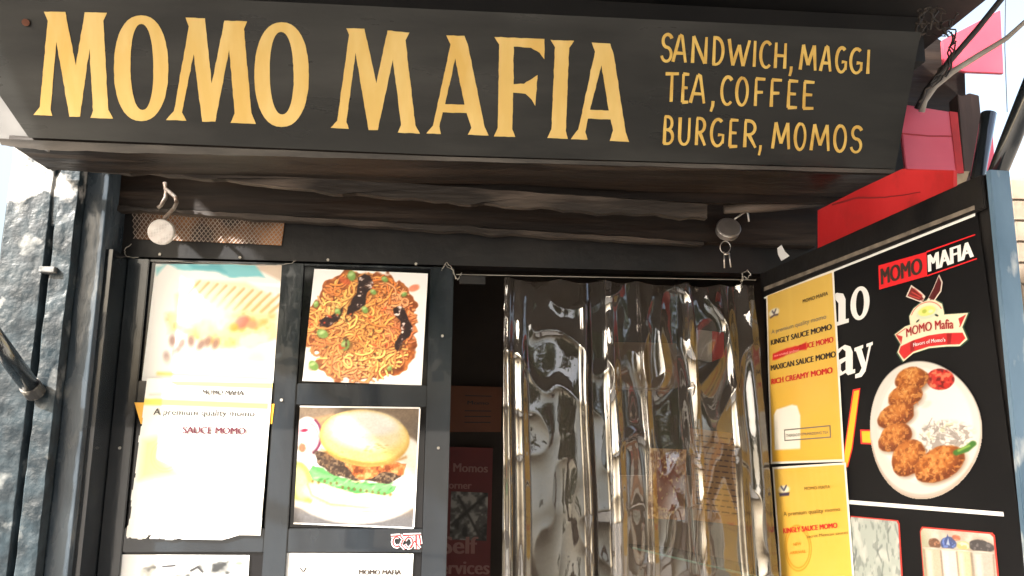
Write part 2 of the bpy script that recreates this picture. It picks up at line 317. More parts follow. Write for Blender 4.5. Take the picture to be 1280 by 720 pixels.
# =================================================================== SHOP BUILDING
shop = thing('shop_building', (0, 0, 0), 'black painted timber momo kiosk with lintel beam and panelled doors', 'shop')
def part(mb, name, m, parent=None, **kw): return mb.build(name, m, parent or shop, **kw)
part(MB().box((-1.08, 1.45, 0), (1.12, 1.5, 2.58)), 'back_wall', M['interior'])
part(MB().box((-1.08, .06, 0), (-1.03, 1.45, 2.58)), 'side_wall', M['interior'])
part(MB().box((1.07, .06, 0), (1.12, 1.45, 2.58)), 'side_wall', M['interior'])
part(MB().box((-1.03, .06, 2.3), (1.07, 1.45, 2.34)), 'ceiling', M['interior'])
part(MB().box((-1.02, .0, 2.028), (1.44, .06, 2.58)), 'front_wall', M['blackflat'])          # header over the doors
part(MB().box((.945, .002, 0), (1.07, .06, 2.026)), 'door_jamb', M['blackflat'])
part(MB().box((-1.02, -.10, 0), (-.928, .06, 2.026)), 'door_jamb', M['black'])
# roof: dark sheet soffit; unseen overhang and stepped left end shaped to steer the sun
rf = MB().slab([Vector(p) for p in [(-1.36, -.1, 2.72), (-1.36, -.78, 2.72), (-1.62, -.95, 2.72), (-1.62, -2.2, 2.72), (1.42, -2.2, 2.72), (1.42, 1.55, 2.72), (-1.36, 1.55, 2.72)]], (0, 0, .04)); rf.box((-1.2, -.3, 2.585), (1.30, .06, 2.718))
part(rf, 'roof', M['ceiling'])
part(MB().box((-1.0, -.24, 2.268), (-.985, -.056, 2.58)), 'sun_stop_board', M['wood'])  # added board that keeps a sun patch off the lintel beam
# lintel beam under the sign
B = FY(-.05)
def strip(mb, top, bot, plane, depth, mi=0):
    n = len(top)
    for i in range(n-1):
        q = [plane(*top[i]), plane(*top[i+1]), plane(*bot[i+1]), plane(*bot[i])]
        mb.slab(q, -plane.n*depth, mi)
def dense(pts, n, amp, seed):
    out = []
    for i in range(n+1):
        a = i/n*(len(pts)-1); j = min(int(a), len(pts)-2); f = a-j
        x = pts[j][0]*(1-f)+pts[j+1][0]*f; y = pts[j][1]*(1-f)+pts[j+1][1]*f
        out.append((x, y+amp*(nz((x*.03, seed, 0))+.6*nz((x*.11, seed, 2)))))
    return out
mb = MB(); strip(mb, dense([(130, 200), (1022, 236)], 40, 0, 0), dense([(134, 256), (300, 266), (600, 284), (880, 302), (1020, 308)], 40, 2.0, 4), B, .048)
part(mb, 'lintel_beam', M['wood'])
mb = MB(); strip(mb, dense([(134, 256.5), (300, 266.5), (600, 284.5), (880, 302.5)], 60, 2.0, 4), dense([(134, 261), (300, 272), (600, 291), (880, 307)], 60, 3.0, 5), FY(-.056), .03)
part(mb, 'lintel_edge', M['woodworn'])
# soffit under the sign and its worn front plank
mb = MB(); n = 30
for i in range(n):
    xa, xb = -1.045+2.15*i/n, -1.045+2.15*(i+1)/n
    za, zb = 2.197+.006*nz((xa*3, 0, 0)), 2.197+.006*nz((xb*3, 0, 0))
    mb.slab([Vector((xa, -.44, za)), Vector((xb, -.44, zb)), Vector((xb, -.25, zb)), Vector((xa, -.25, za))], (0, 0, .02))
part(mb, 'soffit_board', M['wood'])
PL = FY(-.255)
mb = MB(); strip(mb, dense([(57, 196), (440, 224), (700, 243), (884, 255)], 70, 1.5, 1), dense([(60, 208), (220, 219), (440, 243), (700, 262), (884, 272)], 70, 4.5, 2), PL, .025)
part(mb, 'soffit_plank', M['woodworn'])
mb = MB(); strip(mb, dense([(40, 190), (1110, 226)], 20, 0, 1), dense([(60, 204), (440, 226), (884, 254), (1110, 254)], 20, 1, 2), FY(-.225), .02)
part(mb, 'soffit_back_board', M['wood'])
mb = MB(); mb.tube([FY(-.20)(*p) for p in [(905, 262), (960, 258), (1010, 254), (1060, 247), (1115, 238)]], [.012, .016, .014, .015, .011], 8)
part(mb, 'rough_batten', M['woodworn'], smooth=True)
# expanded metal vent
vt = thing('wall_vent', (0, 0, 0), 'brown diamond mesh vent strip above the left door', 'vent')
V = FY(-.003); vs = Sheet(V, (166, 262), (356, 276), (352, 307), (168, 299))
quadsheet('backing_board', vs, M['woodorange'], vt, 8, 4, k=.002)
mb = MB(); nn = 34
for k in range(-6, nn+1):
    for sgn in (1, -1):
        a = (k/nn, 0.0) if sgn > 0 else (k/nn, 1.0); b = ((k+5)/nn, 1.0) if sgn > 0 else ((k+5)/nn, 0.0)
        def cut(p, q):
            (x0, y0), (x1, y1) = p, q
            if x0 < 0: y0 += (y1-y0)*(0-x0)/(x1-x0); x0 = 0
            if x1 > 1: y1 = y0+(y1-y0)*(1-x0)/(x1-x0); x1 = 1
            return (x0, y0), (x1, y1)
        if b[0] <= 0 or a[0] >= 1: continue
        a, b = cut(a, b)
        if abs(b[0]-a[0]) < .01: continue
        mb.tube([vs.pt(*a, .006+.001*sgn), vs.pt(*b, .006+.001*sgn)], .0011, 4)
mb.build('diamond_mesh', M['mesh'], vt)
# ---- left, closed door: frame of stiles and rails with dark panes
D0 = FY(0)
def bx(mb, x0, x1, z0, z1, y0=0.0, y1=.04): return mb.box((x0, y0, z0), (x1, y1, z1))
door = MB(); door.box((-.926, .018, .02), (-.004, .03, 2.02))
door = part(door, 'door', M['blackflat']); door['label'] = 'closed black panelled door with menu pictures'
X = [-.926, -.868, -.497, -.435, -.070, -.002]
def zof(py): return D0(440, py).z
zr = [(zof(333), 2.022), (zof(507), zof(480)), (zof(691), zof(661)), (.62, .70), (.02, .16)]
for a, b in ((X[0], X[1]), (X[2], X[3]), (X[4], X[5])):
    bx(MB(), a, b, .02, 2.022).build('stile', M['black'], door, bevel=.002)
for z0, z1 in zr:
    for a, b in ((X[1], X[2]), (X[3], X[4])):
        bx(MB(), a+.0005, b-.0005, z0, z1, .003).build('rail', M['black'], door, bevel=.002)
for (za, zb) in ((zr[1][1], zr[0][0]), (zr[2][1], zr[1][0]), (zr[3][1], zr[2][0])):
    for a, b in ((X[1], X[2]), (X[3], X[4])):
        bx(MB(), a+.002, b-.002, za+.002, zb-.002, .0135, .0165).build('pane', M['glass'], door)
for px, py in ((200, 318), (300, 322), (410, 325), (520, 330), (553, 420), (548, 560), (352, 500), (150, 560)):
    p = FY(0)(px, py); MB().tube([p+Vector((0, .004, 0)), p+Vector((0, -.0035, 0))], .0042, 8).build('screw', M['wire'], door)
# ---- right, opened door leaf
TH = .034
lt = lambda px, py, k=0: LEAF.off(k)(px, py)
near_top = lt(1238, 214); far_top = HINGE.copy(); far_top.z = near_top.z-.012
near = near_top.copy(); near.z = 0
def leafpt(s, z, k=0): return Vector((HINGE.x, HINGE.y, 0))*(1-s) + Vector((near.x, near.y, 0))*s + Vector((0, 0, z)) + LN*k
ZT = near_top.z
mb = MB(); mb.slab([leafpt(0, .02, -.004), leafpt(1, .02, -.004), leafpt(1, ZT, -.004), leafpt(0, ZT-.01, -.004)], -LN*(TH-.008))
leaf = part(mb, 'door', M['blackflat']); leaf['label'] = 'black door leaf swung open towards the street'
mb = MB(); e = LDIR*.004
mb.slab([leafpt(1, .02, .004)+e, leafpt(1, ZT+.002, .004)+e, leafpt(1, ZT+.002, -TH-.003)+e, leafpt(1, .02, -TH-.003)+e], -LDIR*.012)
mb.build('edge_strip', M['skytint'], leaf, bevel=.0015)
mb = MB(); q = [lt(954, 352, .008), lt(1236, 216, .008), lt(1219, 258, .008), lt(954, 362, .008)]
q = [leafpt(.0, ZT-.012, .0), leafpt(.985, ZT-.002, .0), leafpt(.985, ZT-.068, .0), leafpt(.0, ZT-.085, .0)]
mb.slab(q, LN*.008); mb.build('rail', M['blackflat'], leaf, bevel=.002)
# =================================================================== SHOP SIGN
sign = thing('shop_sign', SB, 'long black signboard with big yellow hand painted MOMO MAFIA lettering above the doorway', 'sign')
pts = [(36, 172), (560, 194), (1119, 211), (1151, 40), (700, 19), (300, 0), (-62, -17), (-47, 52)]
MB().slab([SIGN(*p) for p in pts], -SN*.022).build('panel', M['sign'], sign)
pts = [(-190, 30), (-150, 150), (0, 180), (34, 178), (60, 190), (60, 100), (-62, -10)]
MB().slab([SIGN.off(-.026)(*p) for p in pts], -SN*.008).build('end_plate', M['sign_grey'], sign)
mb = MB(); strip(mb, dense([(-2, 173), (36, 175), (560, 196), (1119, 212)], 60, .5, 3), dense([(2, 182), (60, 188), (560, 201), (1119, 217)], 60, 1.6, 8), SIGN.off(-.002), .015)
mb.build('bottom_lip', mat('dusty_lip', (.02, .018, .016), (.075, .066, .058), .5, 8, .001, 30, stretch=(.6, 3, 3)), sign)
z1 = lambda L: [(x/2.88, y/2.88) for x, y in L]; z2 = lambda L: [(400+x/2.88, y/2.88) for x, y in L]
def ring(x0, x1, y0, y1, lean=0, n=40, pw=2.25):
    out = []
    for i in range(n):
        a = 2*math.pi*i/n; c, s = math.cos(a), math.sin(a); c = math.copysign(abs(c)**(2/pw), c); s = math.copysign(abs(s)**(2/pw), s)
        out.append(((x0+x1)/2+(x1-x0)/2*c+lean*s, (y0+y1)/2+(y1-y0)/2*s))
    return out
big = [
 (z1([(158,42),(235,43),(273,235),(305,44),(385,46),(372,75),(390,395),(407,427),(325,424),(335,398),(322,175),(288,420),(250,420),(203,150),(182,395),(188,417),(120,414),(143,385),(172,75)]), []),
 (z1(ring(410,606,55,436)), [z1(ring(470,552,86,396,2))]),
 (z1([(668,63),(738,66),(762,300),(808,75),(890,77),(878,105),(905,405),(921,446),(830,442),(845,408),(825,180),(775,438),(728,438),(697,195),(655,405),(671,434),(597,432),(626,400),(680,95)]), []),
 (z1(ring(916,1112,80,457)), [z1(ring(971,1057,115,412,2))]),
 (z2([(95,102),(160,103),(203,300),(243,110),(322,117),(308,145),(343,450),(360,481),(280,477),(292,450),(262,215),(208,468),(175,468),(128,190),(95,440),(103,464),(38,460),(62,435),(105,125)]), []),
 (z2([(455,127),(520,129),(532,160),(592,455),(607,488),(532,485),(545,460),(528,407),(442,404),(430,455),(435,482),(383,480),(407,452),(470,160)]), [z2([(487,210),(520,377),(450,375)])]),
 (z2([(628,133),(808,140),(808,213),(790,190),(760,172),(697,168),(697,303),(735,302),(783,270),(775,382),(762,358),(740,338),(695,333),(692,465),(703,493),(626,491),(640,460),(645,160)]), []),
 (z2([(830,143),(915,147),(897,172),(885,470),(892,500),(818,497),(833,465),(846,170)]), []),
 (z2([(978,153),(1045,157),(1058,200),(1100,475),(1113,511),(1043,507),(1055,470),(1046,430),(965,427),(955,475),(963,503),(903,501),(930,465),(990,185)]), [z2([(1013,235),(1040,398),(972,395)])]),
]
SP = SIGN.off(.0012)
def resample(l, step=4):
    out = []
    for (x0, y0), (x1, y1) in zip(l, l[1:]+l[:1]):
        n = max(1, int(math.hypot(x1-x0, y1-y0)/step))
        for i in range(n):
            a = i/n; x, y = x0+(x1-x0)*a, y0+(y1-y0)*a
            j = .7 if 0 < i else .2
            out.append((x+j*nz((x*.13, y*.13, 0)), y+j*nz((x*.13, y*.13, 9))))
    return out
for out, holes in big:
    MB().poly([SP(*p) for p in resample(out)], [[SP(*p) for p in resample(h)] for h in holes]).build('letter', M['yellow'], sign)
z3 = lambda x, y: (800+x*.375, y*.375)
lines = [
 ('SANDWICH,MAGGI', [(66,114),(106,160),(166,230),(237,284),(290,368),(373,390),(395,440),(443,492),(494,514),(530,590),(597,642),(647,690),(694,742),(748,772)], lambda x: 203+(x-65)*.062, lambda x: 112+(x-65)*.078),
 ('TEA,COFFEE', [(78,132),(135,168),(164,222),(230,256),(265,311),(315,364),(376,421),(429,476),(486,531),(537,586)], lambda x: 338+(x-80)*.05, lambda x: 243+(x-80)*.064),
 ('BURGER, MOMOS', [(73,117),(123,172),(180,223),(230,281),(292,332),(340,392),(391,412),None,(438,502),(510,556),(566,634),(641,691),(697,746)], lambda x: 478+(x-70)*.045, lambda x: 388+(x-70)*.052)]
mb = MB(); random.seed(3); q = 0
for s, spans, fb, ft in lines:
    for ch, sp in zip(s, spans):
        if sp is None: continue
        a, b = sp
        for stv in HAND[ch]:
            pts = []
            if len(stv) == 2:
                (xa, ya), (xb, yb) = stv; stv = [(xa+(xb-xa)*i/5, ya+(yb-ya)*i/5) for i in range(6)]
            for x, y in stv:
                xx = a+5+(b-a-10)*x; yy = fb(xx)+(ft(xx)-fb(xx))*y
                pts.append(z3(xx+(y-.5)*4, yy))
            q += 1; brush(mb, pts, .0082 if ch != ',' else .0075, SN, .0012+.00012*(q % 5), SIGN)
mb.build('lettering', M['yellow2'], sign)
# rusty bolt on the sign
MB().tube([SIGN.off(.0)(32, 28), SIGN.off(.008)(32, 28)], .008, 10).build('bolt', mat('rust', (.13, .05, .03), (.2, .08, .05), .8, 40), sign)
# =================================================================== LEFT WALL
wall = thing('side_wall', (-1.1, -.16, 0), 'rough glossy black rendered wall left of the closed door', 'wall', kind='thing')
WP = FY(-.16)
def roughface(x0, x1, z0, z1, y, amp, nx, nzv, seed, depth):
    mb = MB(); vs = []
    for j in range(nzv+1):
        for i in range(nx+1):
            x = x0+(x1-x0)*i/nx; z = z0+(z1-z0)*j/nzv
            h = amp*(nz((x*9+seed, z*7, seed))+.6*nz((x*25, z*20, seed))+.35*nz((x*60, z*55, seed)))
            ex = min(i, nx-i)/nx; xo = amp*.7*nz((z*12, i, seed)) if ex == 0 else 0
            vs.append(Vector((x+xo, y-h, z)))
    fs = [(j*(nx+1)+i, j*(nx+1)+i+1, (j+1)*(nx+1)+i+1, (j+1)*(nx+1)+i) for j in range(nzv) for i in range(nx)]
    n0 = len(vs); per = [i for i in range(nx+1)] + [j*(nx+1)+nx for j in range(1, nzv+1)] + [nzv*(nx+1)+i for i in range(nx-1, -1, -1)] + [j*(nx+1) for j in range(nzv-1, 0, -1)]
    back = [Vector((vs[k].x, y+depth, vs[k].z)) for k in per]
    fs += [(per[i], n0+i, n0+(i+1) % len(per), per[(i+1) % len(per)]) for i in range(len(per))]
    mb.add(vs+back, fs); return mb
roughface(-1.19, -1.078, 0, 2.42, -.155, .0032, 34, 330, 1.3, .2).build('render_face', M['wallblack'], wall, smooth=True)
roughface(-1.058, -1.008, 0, 2.30, -.160, .0045, 20, 330, 5.1, .2).build('pilaster', M['wallblack'], wall, smooth=True)
MB().box((-1.077, -.12, 0), (-1.057, .04, 2.3)).build('groove_back', M['blackflat'], wall)
roughface(-1.082, -1.05, 2.075, 2.4, -.148, .006, 10, 50, 6.6, .1).build('render_patch', M['wallblack'], wall, smooth=True)
mb = roughface(-1.08, -1.04, 1.945, 1.96, -.172, .004, 10, 6, 2.2, .05); mb.build('ledge', mat('chipped_pale_render', (.05, .055, .06), (.22, .22, .21), .6, 30, .002, 40), wall, smooth=True)
post = tag(roughface(-1.006, -.947, 0, 2.26, -.122, .0012, 14, 200, 8.4, .16).build('door_post', M['bluegrey'], None, smooth=True), 'tall glossy black post between rough wall and closed door', 'post')
st = thing('brace_strut', WP(45, 492), 'thick black diagonal tube strut bolted to the left wall', 'strut')
a = FY(-.175)(42, 488); b = FY(-.52)(-75, 330)
MB().tube([a, a.lerp(b, .5), b], [.022, .022, .022], 16).build('tube', M['black'], st, smooth=True)
MB().tube([a+(a-b).normalized()*.012, a+(b-a).normalized()*.022], .0245, 16).build('end_collar', mat('chipped_collar', (.02, .02, .022), (.2, .19, .17), .5, 25, .002, 40, lo=.5, hi=.6), st)
# =================================================================== POSTERS
def lerp(a, b, t): return a+(b-a)*t
random.seed(11)
# ---- noodles
def px_noodles():
    P = Paint(190, 190, (250, 244, 238), 5); r = P.rng
    d, _ = P.dist_ell(.46, .50, .475, .50, .1); edge = P.noise(7)
    mask = np.clip((1.0-d+.5*(edge-.5))*30, 0, 1); P.mix(mask, (134, 70, 34))
    n = P.noise(14); P.mix(mask*np.clip((n-.45)*4, 0, 1)*.8, (206, 126, 62)); P.mix(mask*np.clip((.42-n)*6, 0, 1)*.8, (92, 44, 22))
    tone = P.noise(5); tone2 = P.noise(4)
    for i in range(620):
        a = r.random()*6.28; rad = math.sqrt(r.random())*.43; cx, cy = .46+rad*math.cos(a), .5+rad*math.sin(a)*1.06; ang = r.random()*6.28; cv = r.normal(0, .32); pts = []
        for j in range(10):
            if math.hypot((cx-.46)/.475, (cy-.5)/.5) > 1: break
            pts.append((cx, cy)); cx += .021*math.cos(ang); cy += .021*math.sin(ang); ang += cv+r.normal(0, .22)
        if len(pts) < 3: continue
        jx, jy = min(189, max(0, int(pts[0][0]*190))), min(189, max(0, int(pts[0][1]*190))); t = np.clip((tone[jy, jx]-.3)*2.2, 0, 1); q = np.clip((tone2[jy, jx]-.4)*3, 0, 1)
        c = np.array((208, 106, 46))*(1-t)+np.array((246, 196, 112))*t; c = c*(1-.5*q)+np.array((240, 176, 146))*.5*q; c = np.clip(c*(.82+.34*r.random()), 0, 255)
        w_ = .010+.006*r.random(); P.stroke([(x+.005, y-.007) for x, y in pts], w_+.006, (104, 50, 24), 2, .55); P.stroke(pts, w_, c, 1.2); P.stroke([(x-.001, y+.002) for x, y in pts], w_*.3, np.clip(c*1.18, 0, 255), 2, .6)
    for pts in ([(.39,.95),(.45,.985),(.50,.97),(.515,.90),(.50,.84),(.47,.78),(.47,.70),(.43,.64),(.36,.58),(.32,.60),(.33,.66),(.35,.73),(.385,.79),(.385,.86)], [(.71,.66),(.76,.68),(.80,.66),(.84,.61),(.87,.53),(.86,.43),(.82,.34),(.77,.30),(.75,.33),(.785,.40),(.79,.48),(.765,.55),(.72,.60)], [(.09,.52),(.14,.57),(.20,.60),(.27,.68),(.26,.60),(.23,.52),(.17,.47),(.11,.47)]):
        P.poly(pts, (104, 52, 30), 7, .5); k = P.poly(pts, (40, 25, 24), 2.0, 1, .07); n = P.noise(26); P.mix(k*np.clip((n-.58)*8, 0, 1)*.7, (110, 84, 78)); P.mix(k*np.clip((n-.70)*14, 0, 1), (220, 206, 200))
    for x, y, q in [(.33,.95,.05),(.53,.81,.03),(.47,.65,.035),(.13,.42,.05),(.33,.33,.05),(.08,.14,.045),(.05,.68,.03),(.8,.8,.025),(.62,.93,.03),(.72,.14,.025),(.24,.62,.03)]:
        P.ell(x+.008, y-.01, q*1.1, q*.8, (84, 60, 26), .4, 4, 0, .6); P.ell(x, y, q, q*.7, (116, 152, 78), r.random()*3, 2, .4); P.ell(x-.008, y+.01, q*.5, q*.3, (186, 208, 146), .5, 3, 0, .8)
    for i in range(60):
        a = r.random()*6.28; rad = .44*math.sqrt(r.random()); P.ell(.46+rad*math.cos(a), .5+rad*math.sin(a), .008+.014*r.random(), .009, [(206, 74, 40), (84, 36, 20), (236, 116, 60), (70, 40, 24)][i % 4], r.random()*3, 2, .5, .85)
    P.ell(.28, .90, .06, .03, (196, 90, 56), -.5, 3, .5, .8); P.ell(.88, .86, .05, .03, (206, 90, 50), .4, 3, .5, .7)
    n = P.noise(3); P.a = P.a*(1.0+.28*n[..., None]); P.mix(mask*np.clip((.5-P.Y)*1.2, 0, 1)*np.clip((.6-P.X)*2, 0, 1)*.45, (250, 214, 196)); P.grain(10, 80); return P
nd = tag(px_noodles().sheet('poster', Sheet(FY(.009), (393, 336), (535, 342), (527, 482), (378, 476), .0008, 2), M['print']), 'square poster of chow mein noodles with black mushrooms on the closed door', 'poster', 'pictures on the closed door')
# ---- burger
def px_burger():
    P = Paint(180, 180, (150, 128, 104), 9); r = P.rng
    P.mix(np.clip((P.noise(5)-.4)*2.5, 0, 1)*.8, (92, 84, 78)); P.mix(np.clip((P.Y-.8)*4, 0, 1)*.6, (120, 104, 92))
    P.mix(np.clip((.2-P.Y)*8, 0, 1), (122, 120, 122))
    P.poly([(0,.86),(.28,.93),(.0,.70)], (206, 160, 110), 8)
    P.ell(.52, .42, .62, .40, (246, 238, 226), .06, 5); P.ell(.52, .47, .58, .36, (255, 252, 244), .06, 6)
    P.poly([(.66,.72),(1,.62),(1,.2),(.7,.2)], (255, 250, 236), 14)
    P.ell(.09, .74, .115, .17, (246, 228, 226), .25, 2); P.ell(.09, .74, .085, .13, (226, 170, 176), .25, 2); P.ell(.09, .73, .07, .11, (252, 240, 236), .25, 2)
    P.stroke(arc(.08, .74, .11, .16, -60, 60), .02, (128, 44, 84), 2); P.ell(.05, .79, .03, .015, (150, 30, 70), .2, 2); P.ell(.04, .64, .03, .04, (226, 120, 90), 0, 3)
    P.ell(.05, .33, .10, .20, (196, 204, 96), .25, 3); P.ell(.04, .34, .06, .14, (228, 230, 150), .25, 4)
    P.ell(.47, .25, .40, .13, (240, 214, 160), -.12, 2.5); P.ell(.46, .235, .38, .10, (255, 240, 204), -.12, 5); P.stroke([(.1,.33),(.14,.24),(.3,.17),(.6,.15),(.8,.2)], .015, (214, 160, 96), 3, .7)
    pts = [(.10,.44),(.14,.36),(.3,.31),(.5,.27),(.68,.26),(.82,.29),(.84,.34),(.6,.35),(.35,.41),(.14,.5)]
    P.poly(pts, (96, 176, 96), 1.8, 1, .05); P.poly([(x, y+.015) for x, y in pts[:7]]+[(.5,.34)], (160, 220, 150), 5, .5, .06)
    for i in range(30): P.ell(.15+.68*r.random(), .29+.1*r.random(), .02, .008, [(60, 130, 60), (190, 236, 170)][i % 2], r.random(), 2, 0, .7)
    for i in range(14): x = .14+.05*i; P.ell(x, .325-.006*i+.03*r.random()*(i < 5)+.02, .012, .014, (122, 84, 36), 0, 2, 0, .7)
    pts = [(.14,.62),(.17,.52),(.28,.43),(.5,.375),(.78,.36),(.87,.42),(.9,.5),(.5,.52),(.25,.62)]
    k = P.poly(pts, (92, 70, 54), 2, 1, .05); n = P.noise(60, 2); n2 = P.noise(12); P.mix(k*np.clip((n-.52)*6, 0, 1)*.75, (168, 142, 112)); P.mix(k*np.clip((.47-n)*7, 0, 1)*.8, (50, 34, 26)); P.mix(k*np.clip((n2-.5)*3, 0, 1)*.5, (130, 92, 58))
    P.stroke([(.14,.60),(.3,.49),(.5,.43)], .03, (60, 44, 34), 5, .5)
    k = P.poly([(.42,.52),(.45,.41),(.52,.38),(.6,.41),(.72,.45),(.88,.44),(.91,.52),(.7,.53)], (206, 116, 56), 2, 1, .08); n = P.noise(24, 3); P.mix(k*np.clip((n-.52)*5, 0, 1), (244, 182, 116)); P.mix(k*np.clip((.44-n)*6, 0, 1), (140, 66, 28))
    P.ell(.55, .735, .375, .24, (222, 176, 90), -.10, 2); P.ell(.55, .75, .36, .215, (250, 224, 136), -.1, 4); P.ell(.56, .79, .31, .16, (255, 244, 200), -.1, 9); P.ell(.58, .86, .24, .10, (255, 253, 246), -.1, 8)
    P.stroke([(.2,.63),(.35,.555),(.55,.515),(.75,.52),(.9,.58)], .02, (196, 140, 66), 4, .8)
    for i in range(16): P.ell(.35+.4*r.random(), .60+.09*r.random(), .012, .005, (206, 160, 84), .3*r.random(), 2, 0, .7)
    P.poly([(.44,.12),(.56,.12),(.5,.055)], (255, 250, 246), 2); P.poly([(0,.14),(.3,.1),(.5,.12),(.8,.17),(1,.3),(1,.36),(.6,.15),(.2,.16),(0,.2)], (252, 232, 206), 4, .8)
    n = P.noise(4); P.a = P.a*(.9+.2*n[..., None]); P.grain(12, 80); return P
sh = Sheet(FY(.009), (375, 508), (525, 510), (517, 660), (367, 654), .0008, 4)
bg_ = thing('poster', sh.pt(.5, 0), 'square poster of a burger with lettuce and golden bun on the closed door', 'poster', 'pictures on the closed door')
px_burger().sheet('printed_sheet', sh, M['print'], bg_, gain=.5)
mb = MB()
for a, b, c, d in ((0, 1, -.006, .006), (0, 1, .994, 1.006)): mb.add([sh.pt(a, c, .0006), sh.pt(b, c, .0006), sh.pt(b, d, .0006), sh.pt(a, d, .0006)], [(0, 1, 2, 3)])
mb.add([sh.pt(.992, .006, .0006), sh.pt(1.006, .006, .0006), sh.pt(1.006, .994, .0006), sh.pt(.992, .994, .0006)], [(0, 1, 2, 3)])
mb.build('tape_edge', M['paper'], bg_)
# ---- sandwich, with white glare painted into the print
def px_sandwich():
    P = Paint(190, 180, (255, 254, 250), 13); r = P.rng
    P.poly([(.62,1),(1,1),(1,.86),(.86,.93)], (226, 206, 186), 5); P.poly([(.0,1),(.10,.99),(.18,.95),(.45,.95),(.6,.89),(.86,.89),(.78,1)], (120, 206, 216), 4, .95, .04); P.poly([(.25,1),(.5,1),(.56,.93),(.3,.955)], (70, 170, 186), 6, .6)
    P.poly([(.0,.97),(.08,.99),(.02,.9)], (120, 210, 214), 5, .8)
    k = P.poly([(.18,.74),(.34,.86),(.72,.85),(.96,.72),(.98,.55),(.6,.55),(.2,.60)], (255, 238, 200), 6)
    for i in range(11):
        x = .26+.07*i; P.stroke([(x+.10, .85-.012*i), (x+.03, .76-.01*i), (x-.03, .66-.006*i)], .022, (222, 176, 110), 4, .9); P.stroke([(x+.12, .85-.012*i), (x+.05, .75-.01*i)], .016, (255, 250, 226), 4, .8)
    k = P.poly([(.12,.58),(.4,.62),(.98,.58),(1,.40),(.8,.30),(.45,.34),(.16,.42)], (255, 226, 170), 8, .95, .06); n = P.noise(9)
    P.mix(k*np.clip((n-.52)*5, 0, 1)*.8, (240, 178, 96)); P.mix(k*np.clip((.42-n)*6, 0, 1)*.7, (255, 250, 236))
    P.ell(.72, .52, .06, .045, (232, 130, 110), .4, 5); P.ell(.8, .5, .04, .03, (240, 160, 120), 0, 5); P.ell(.66, .48, .03, .03, (226, 170, 60), 0, 5)
    for x, y in [(.20,.36),(.27,.34),(.34,.36),(.42,.33),(.47,.36),(.53,.34),(.24,.27),(.17,.22)]: P.ell(x, y, .026, .045, (150, 116, 108), r.random()-.5, 5, 0, .8)
    P.ell(.45, .60, .2, .14, (255, 255, 252), 0, 30, 0, .8); P.ell(.5, .12, .4, .12, (255, 253, 246), 0, 20); P.ell(.85, .2, .1, .1, (255, 244, 214), 0, 20)  # soft white ellipses are glare painted over the picture
    P.stroke([(.12,.09),(.95,.07)], .03, (252, 224, 120), 4, .8); return P
tag(px_sandwich().sheet('poster', Sheet(FY(.009), (195, 330), (353, 331), (341, 484), (177, 480), .001, 6), M['printgloss']), 'poster of a grilled sandwich with teal napkin and painted glare on the closed door', 'poster', 'pictures on the closed door')
# ---- torn yellow poster below it, over the rail; glare painted in as near white
def torn(sh, name, P, m, parent, cut):
    for j in range(P.h):
        for i in range(P.w):
            if cut(i/(P.w-1), j/(P.h-1)): P.m[j, i] = 0
    return P.sheet(name, sh, m, parent)
def px_glare_washed():
    P = Paint(150, 190, (255, 254, 249), 17)
    P.mix(np.clip((P.noise(4)-.45)*3, 0, 1)*.25, (255, 246, 214))
    P.poly([(.17,.985),(1,.985),(1,.945),(.25,.955)], (252, 228, 120), 2); P.poly([(.0,.865),(.1,.872),(.98,.858),(.98,.815),(.0,.83)], (254, 232, 110), 3)
    P.poly([(.05,.61),(.16,.64),(.20,.5),(.30,.43),(.34,.405),(.05,.37)], (255, 238, 160), 10, .85); P.poly([(.86,.6),(.97,.62),(.96,.4),(.88,.42)], (255, 244, 200), 12, .8)
    for q in range(2): P.stroke(arc(.235, .52, .115-.02*q, .10-.018*q, 80, 300), .008, (226, 206, 150), 2, .8)
    P.stroke([(.2,.53),(.25,.535)], .02, (246, 226, 160), 3); P.stroke([(.06,.895),(.13,.897)], .02, (170, 165, 150), 4, .5); return P
sh = Sheet(FY(-.004), (182, 473), (341, 476), (325, 679), (156, 676), .0015, 3)
pb = thing('poster', sh.pt(.5, 0), 'torn momo poster, whitened with painted glare, taped across the left rail of the closed door', 'poster', 'pictures on the closed door')
torn(sh, 'printed_sheet', px_glare_washed(), M['printgloss'], pb, lambda u, v: (v < .045 and u > .66 and v < (u-.66)*.25) or (v < .035 and abs(u-.15-v*.9) < .012) or (v < .012+.012*nz((u*14, 0, 3))) or (u < .01+.012*nz((v*9, 4, 1))) or (u > .99 and nz((v*5, 9, 1)) > .25))
line(pb, M['inkpale'], sh, 'MOMO MAFIA', .46, .78, .904, .936, 0, .04, .003); line(pb, M['inkpale'], sh, 'A premium quality momo', .10, .88, .772, .812, 0, .022, .003); line(pb, M['inkpurple'], sh, 'SAUCE MOMO', .34, .82, .66, .703, 0, .045, .003); line(pb, M['printyellow'], sh, 'Secret Mexican', .74, .88, .635, .65, 0, 0, .003)
sh = Sheet(FY(-.0015), (168, 503), (343, 505), (340, 530), (176, 530), .0006, 9)
tag(quadsheet('poster', sh, M['printyellow'], None, 12, 4), 'yellow poster whose ears stick out behind the torn glare-whitened momo poster', 'poster')
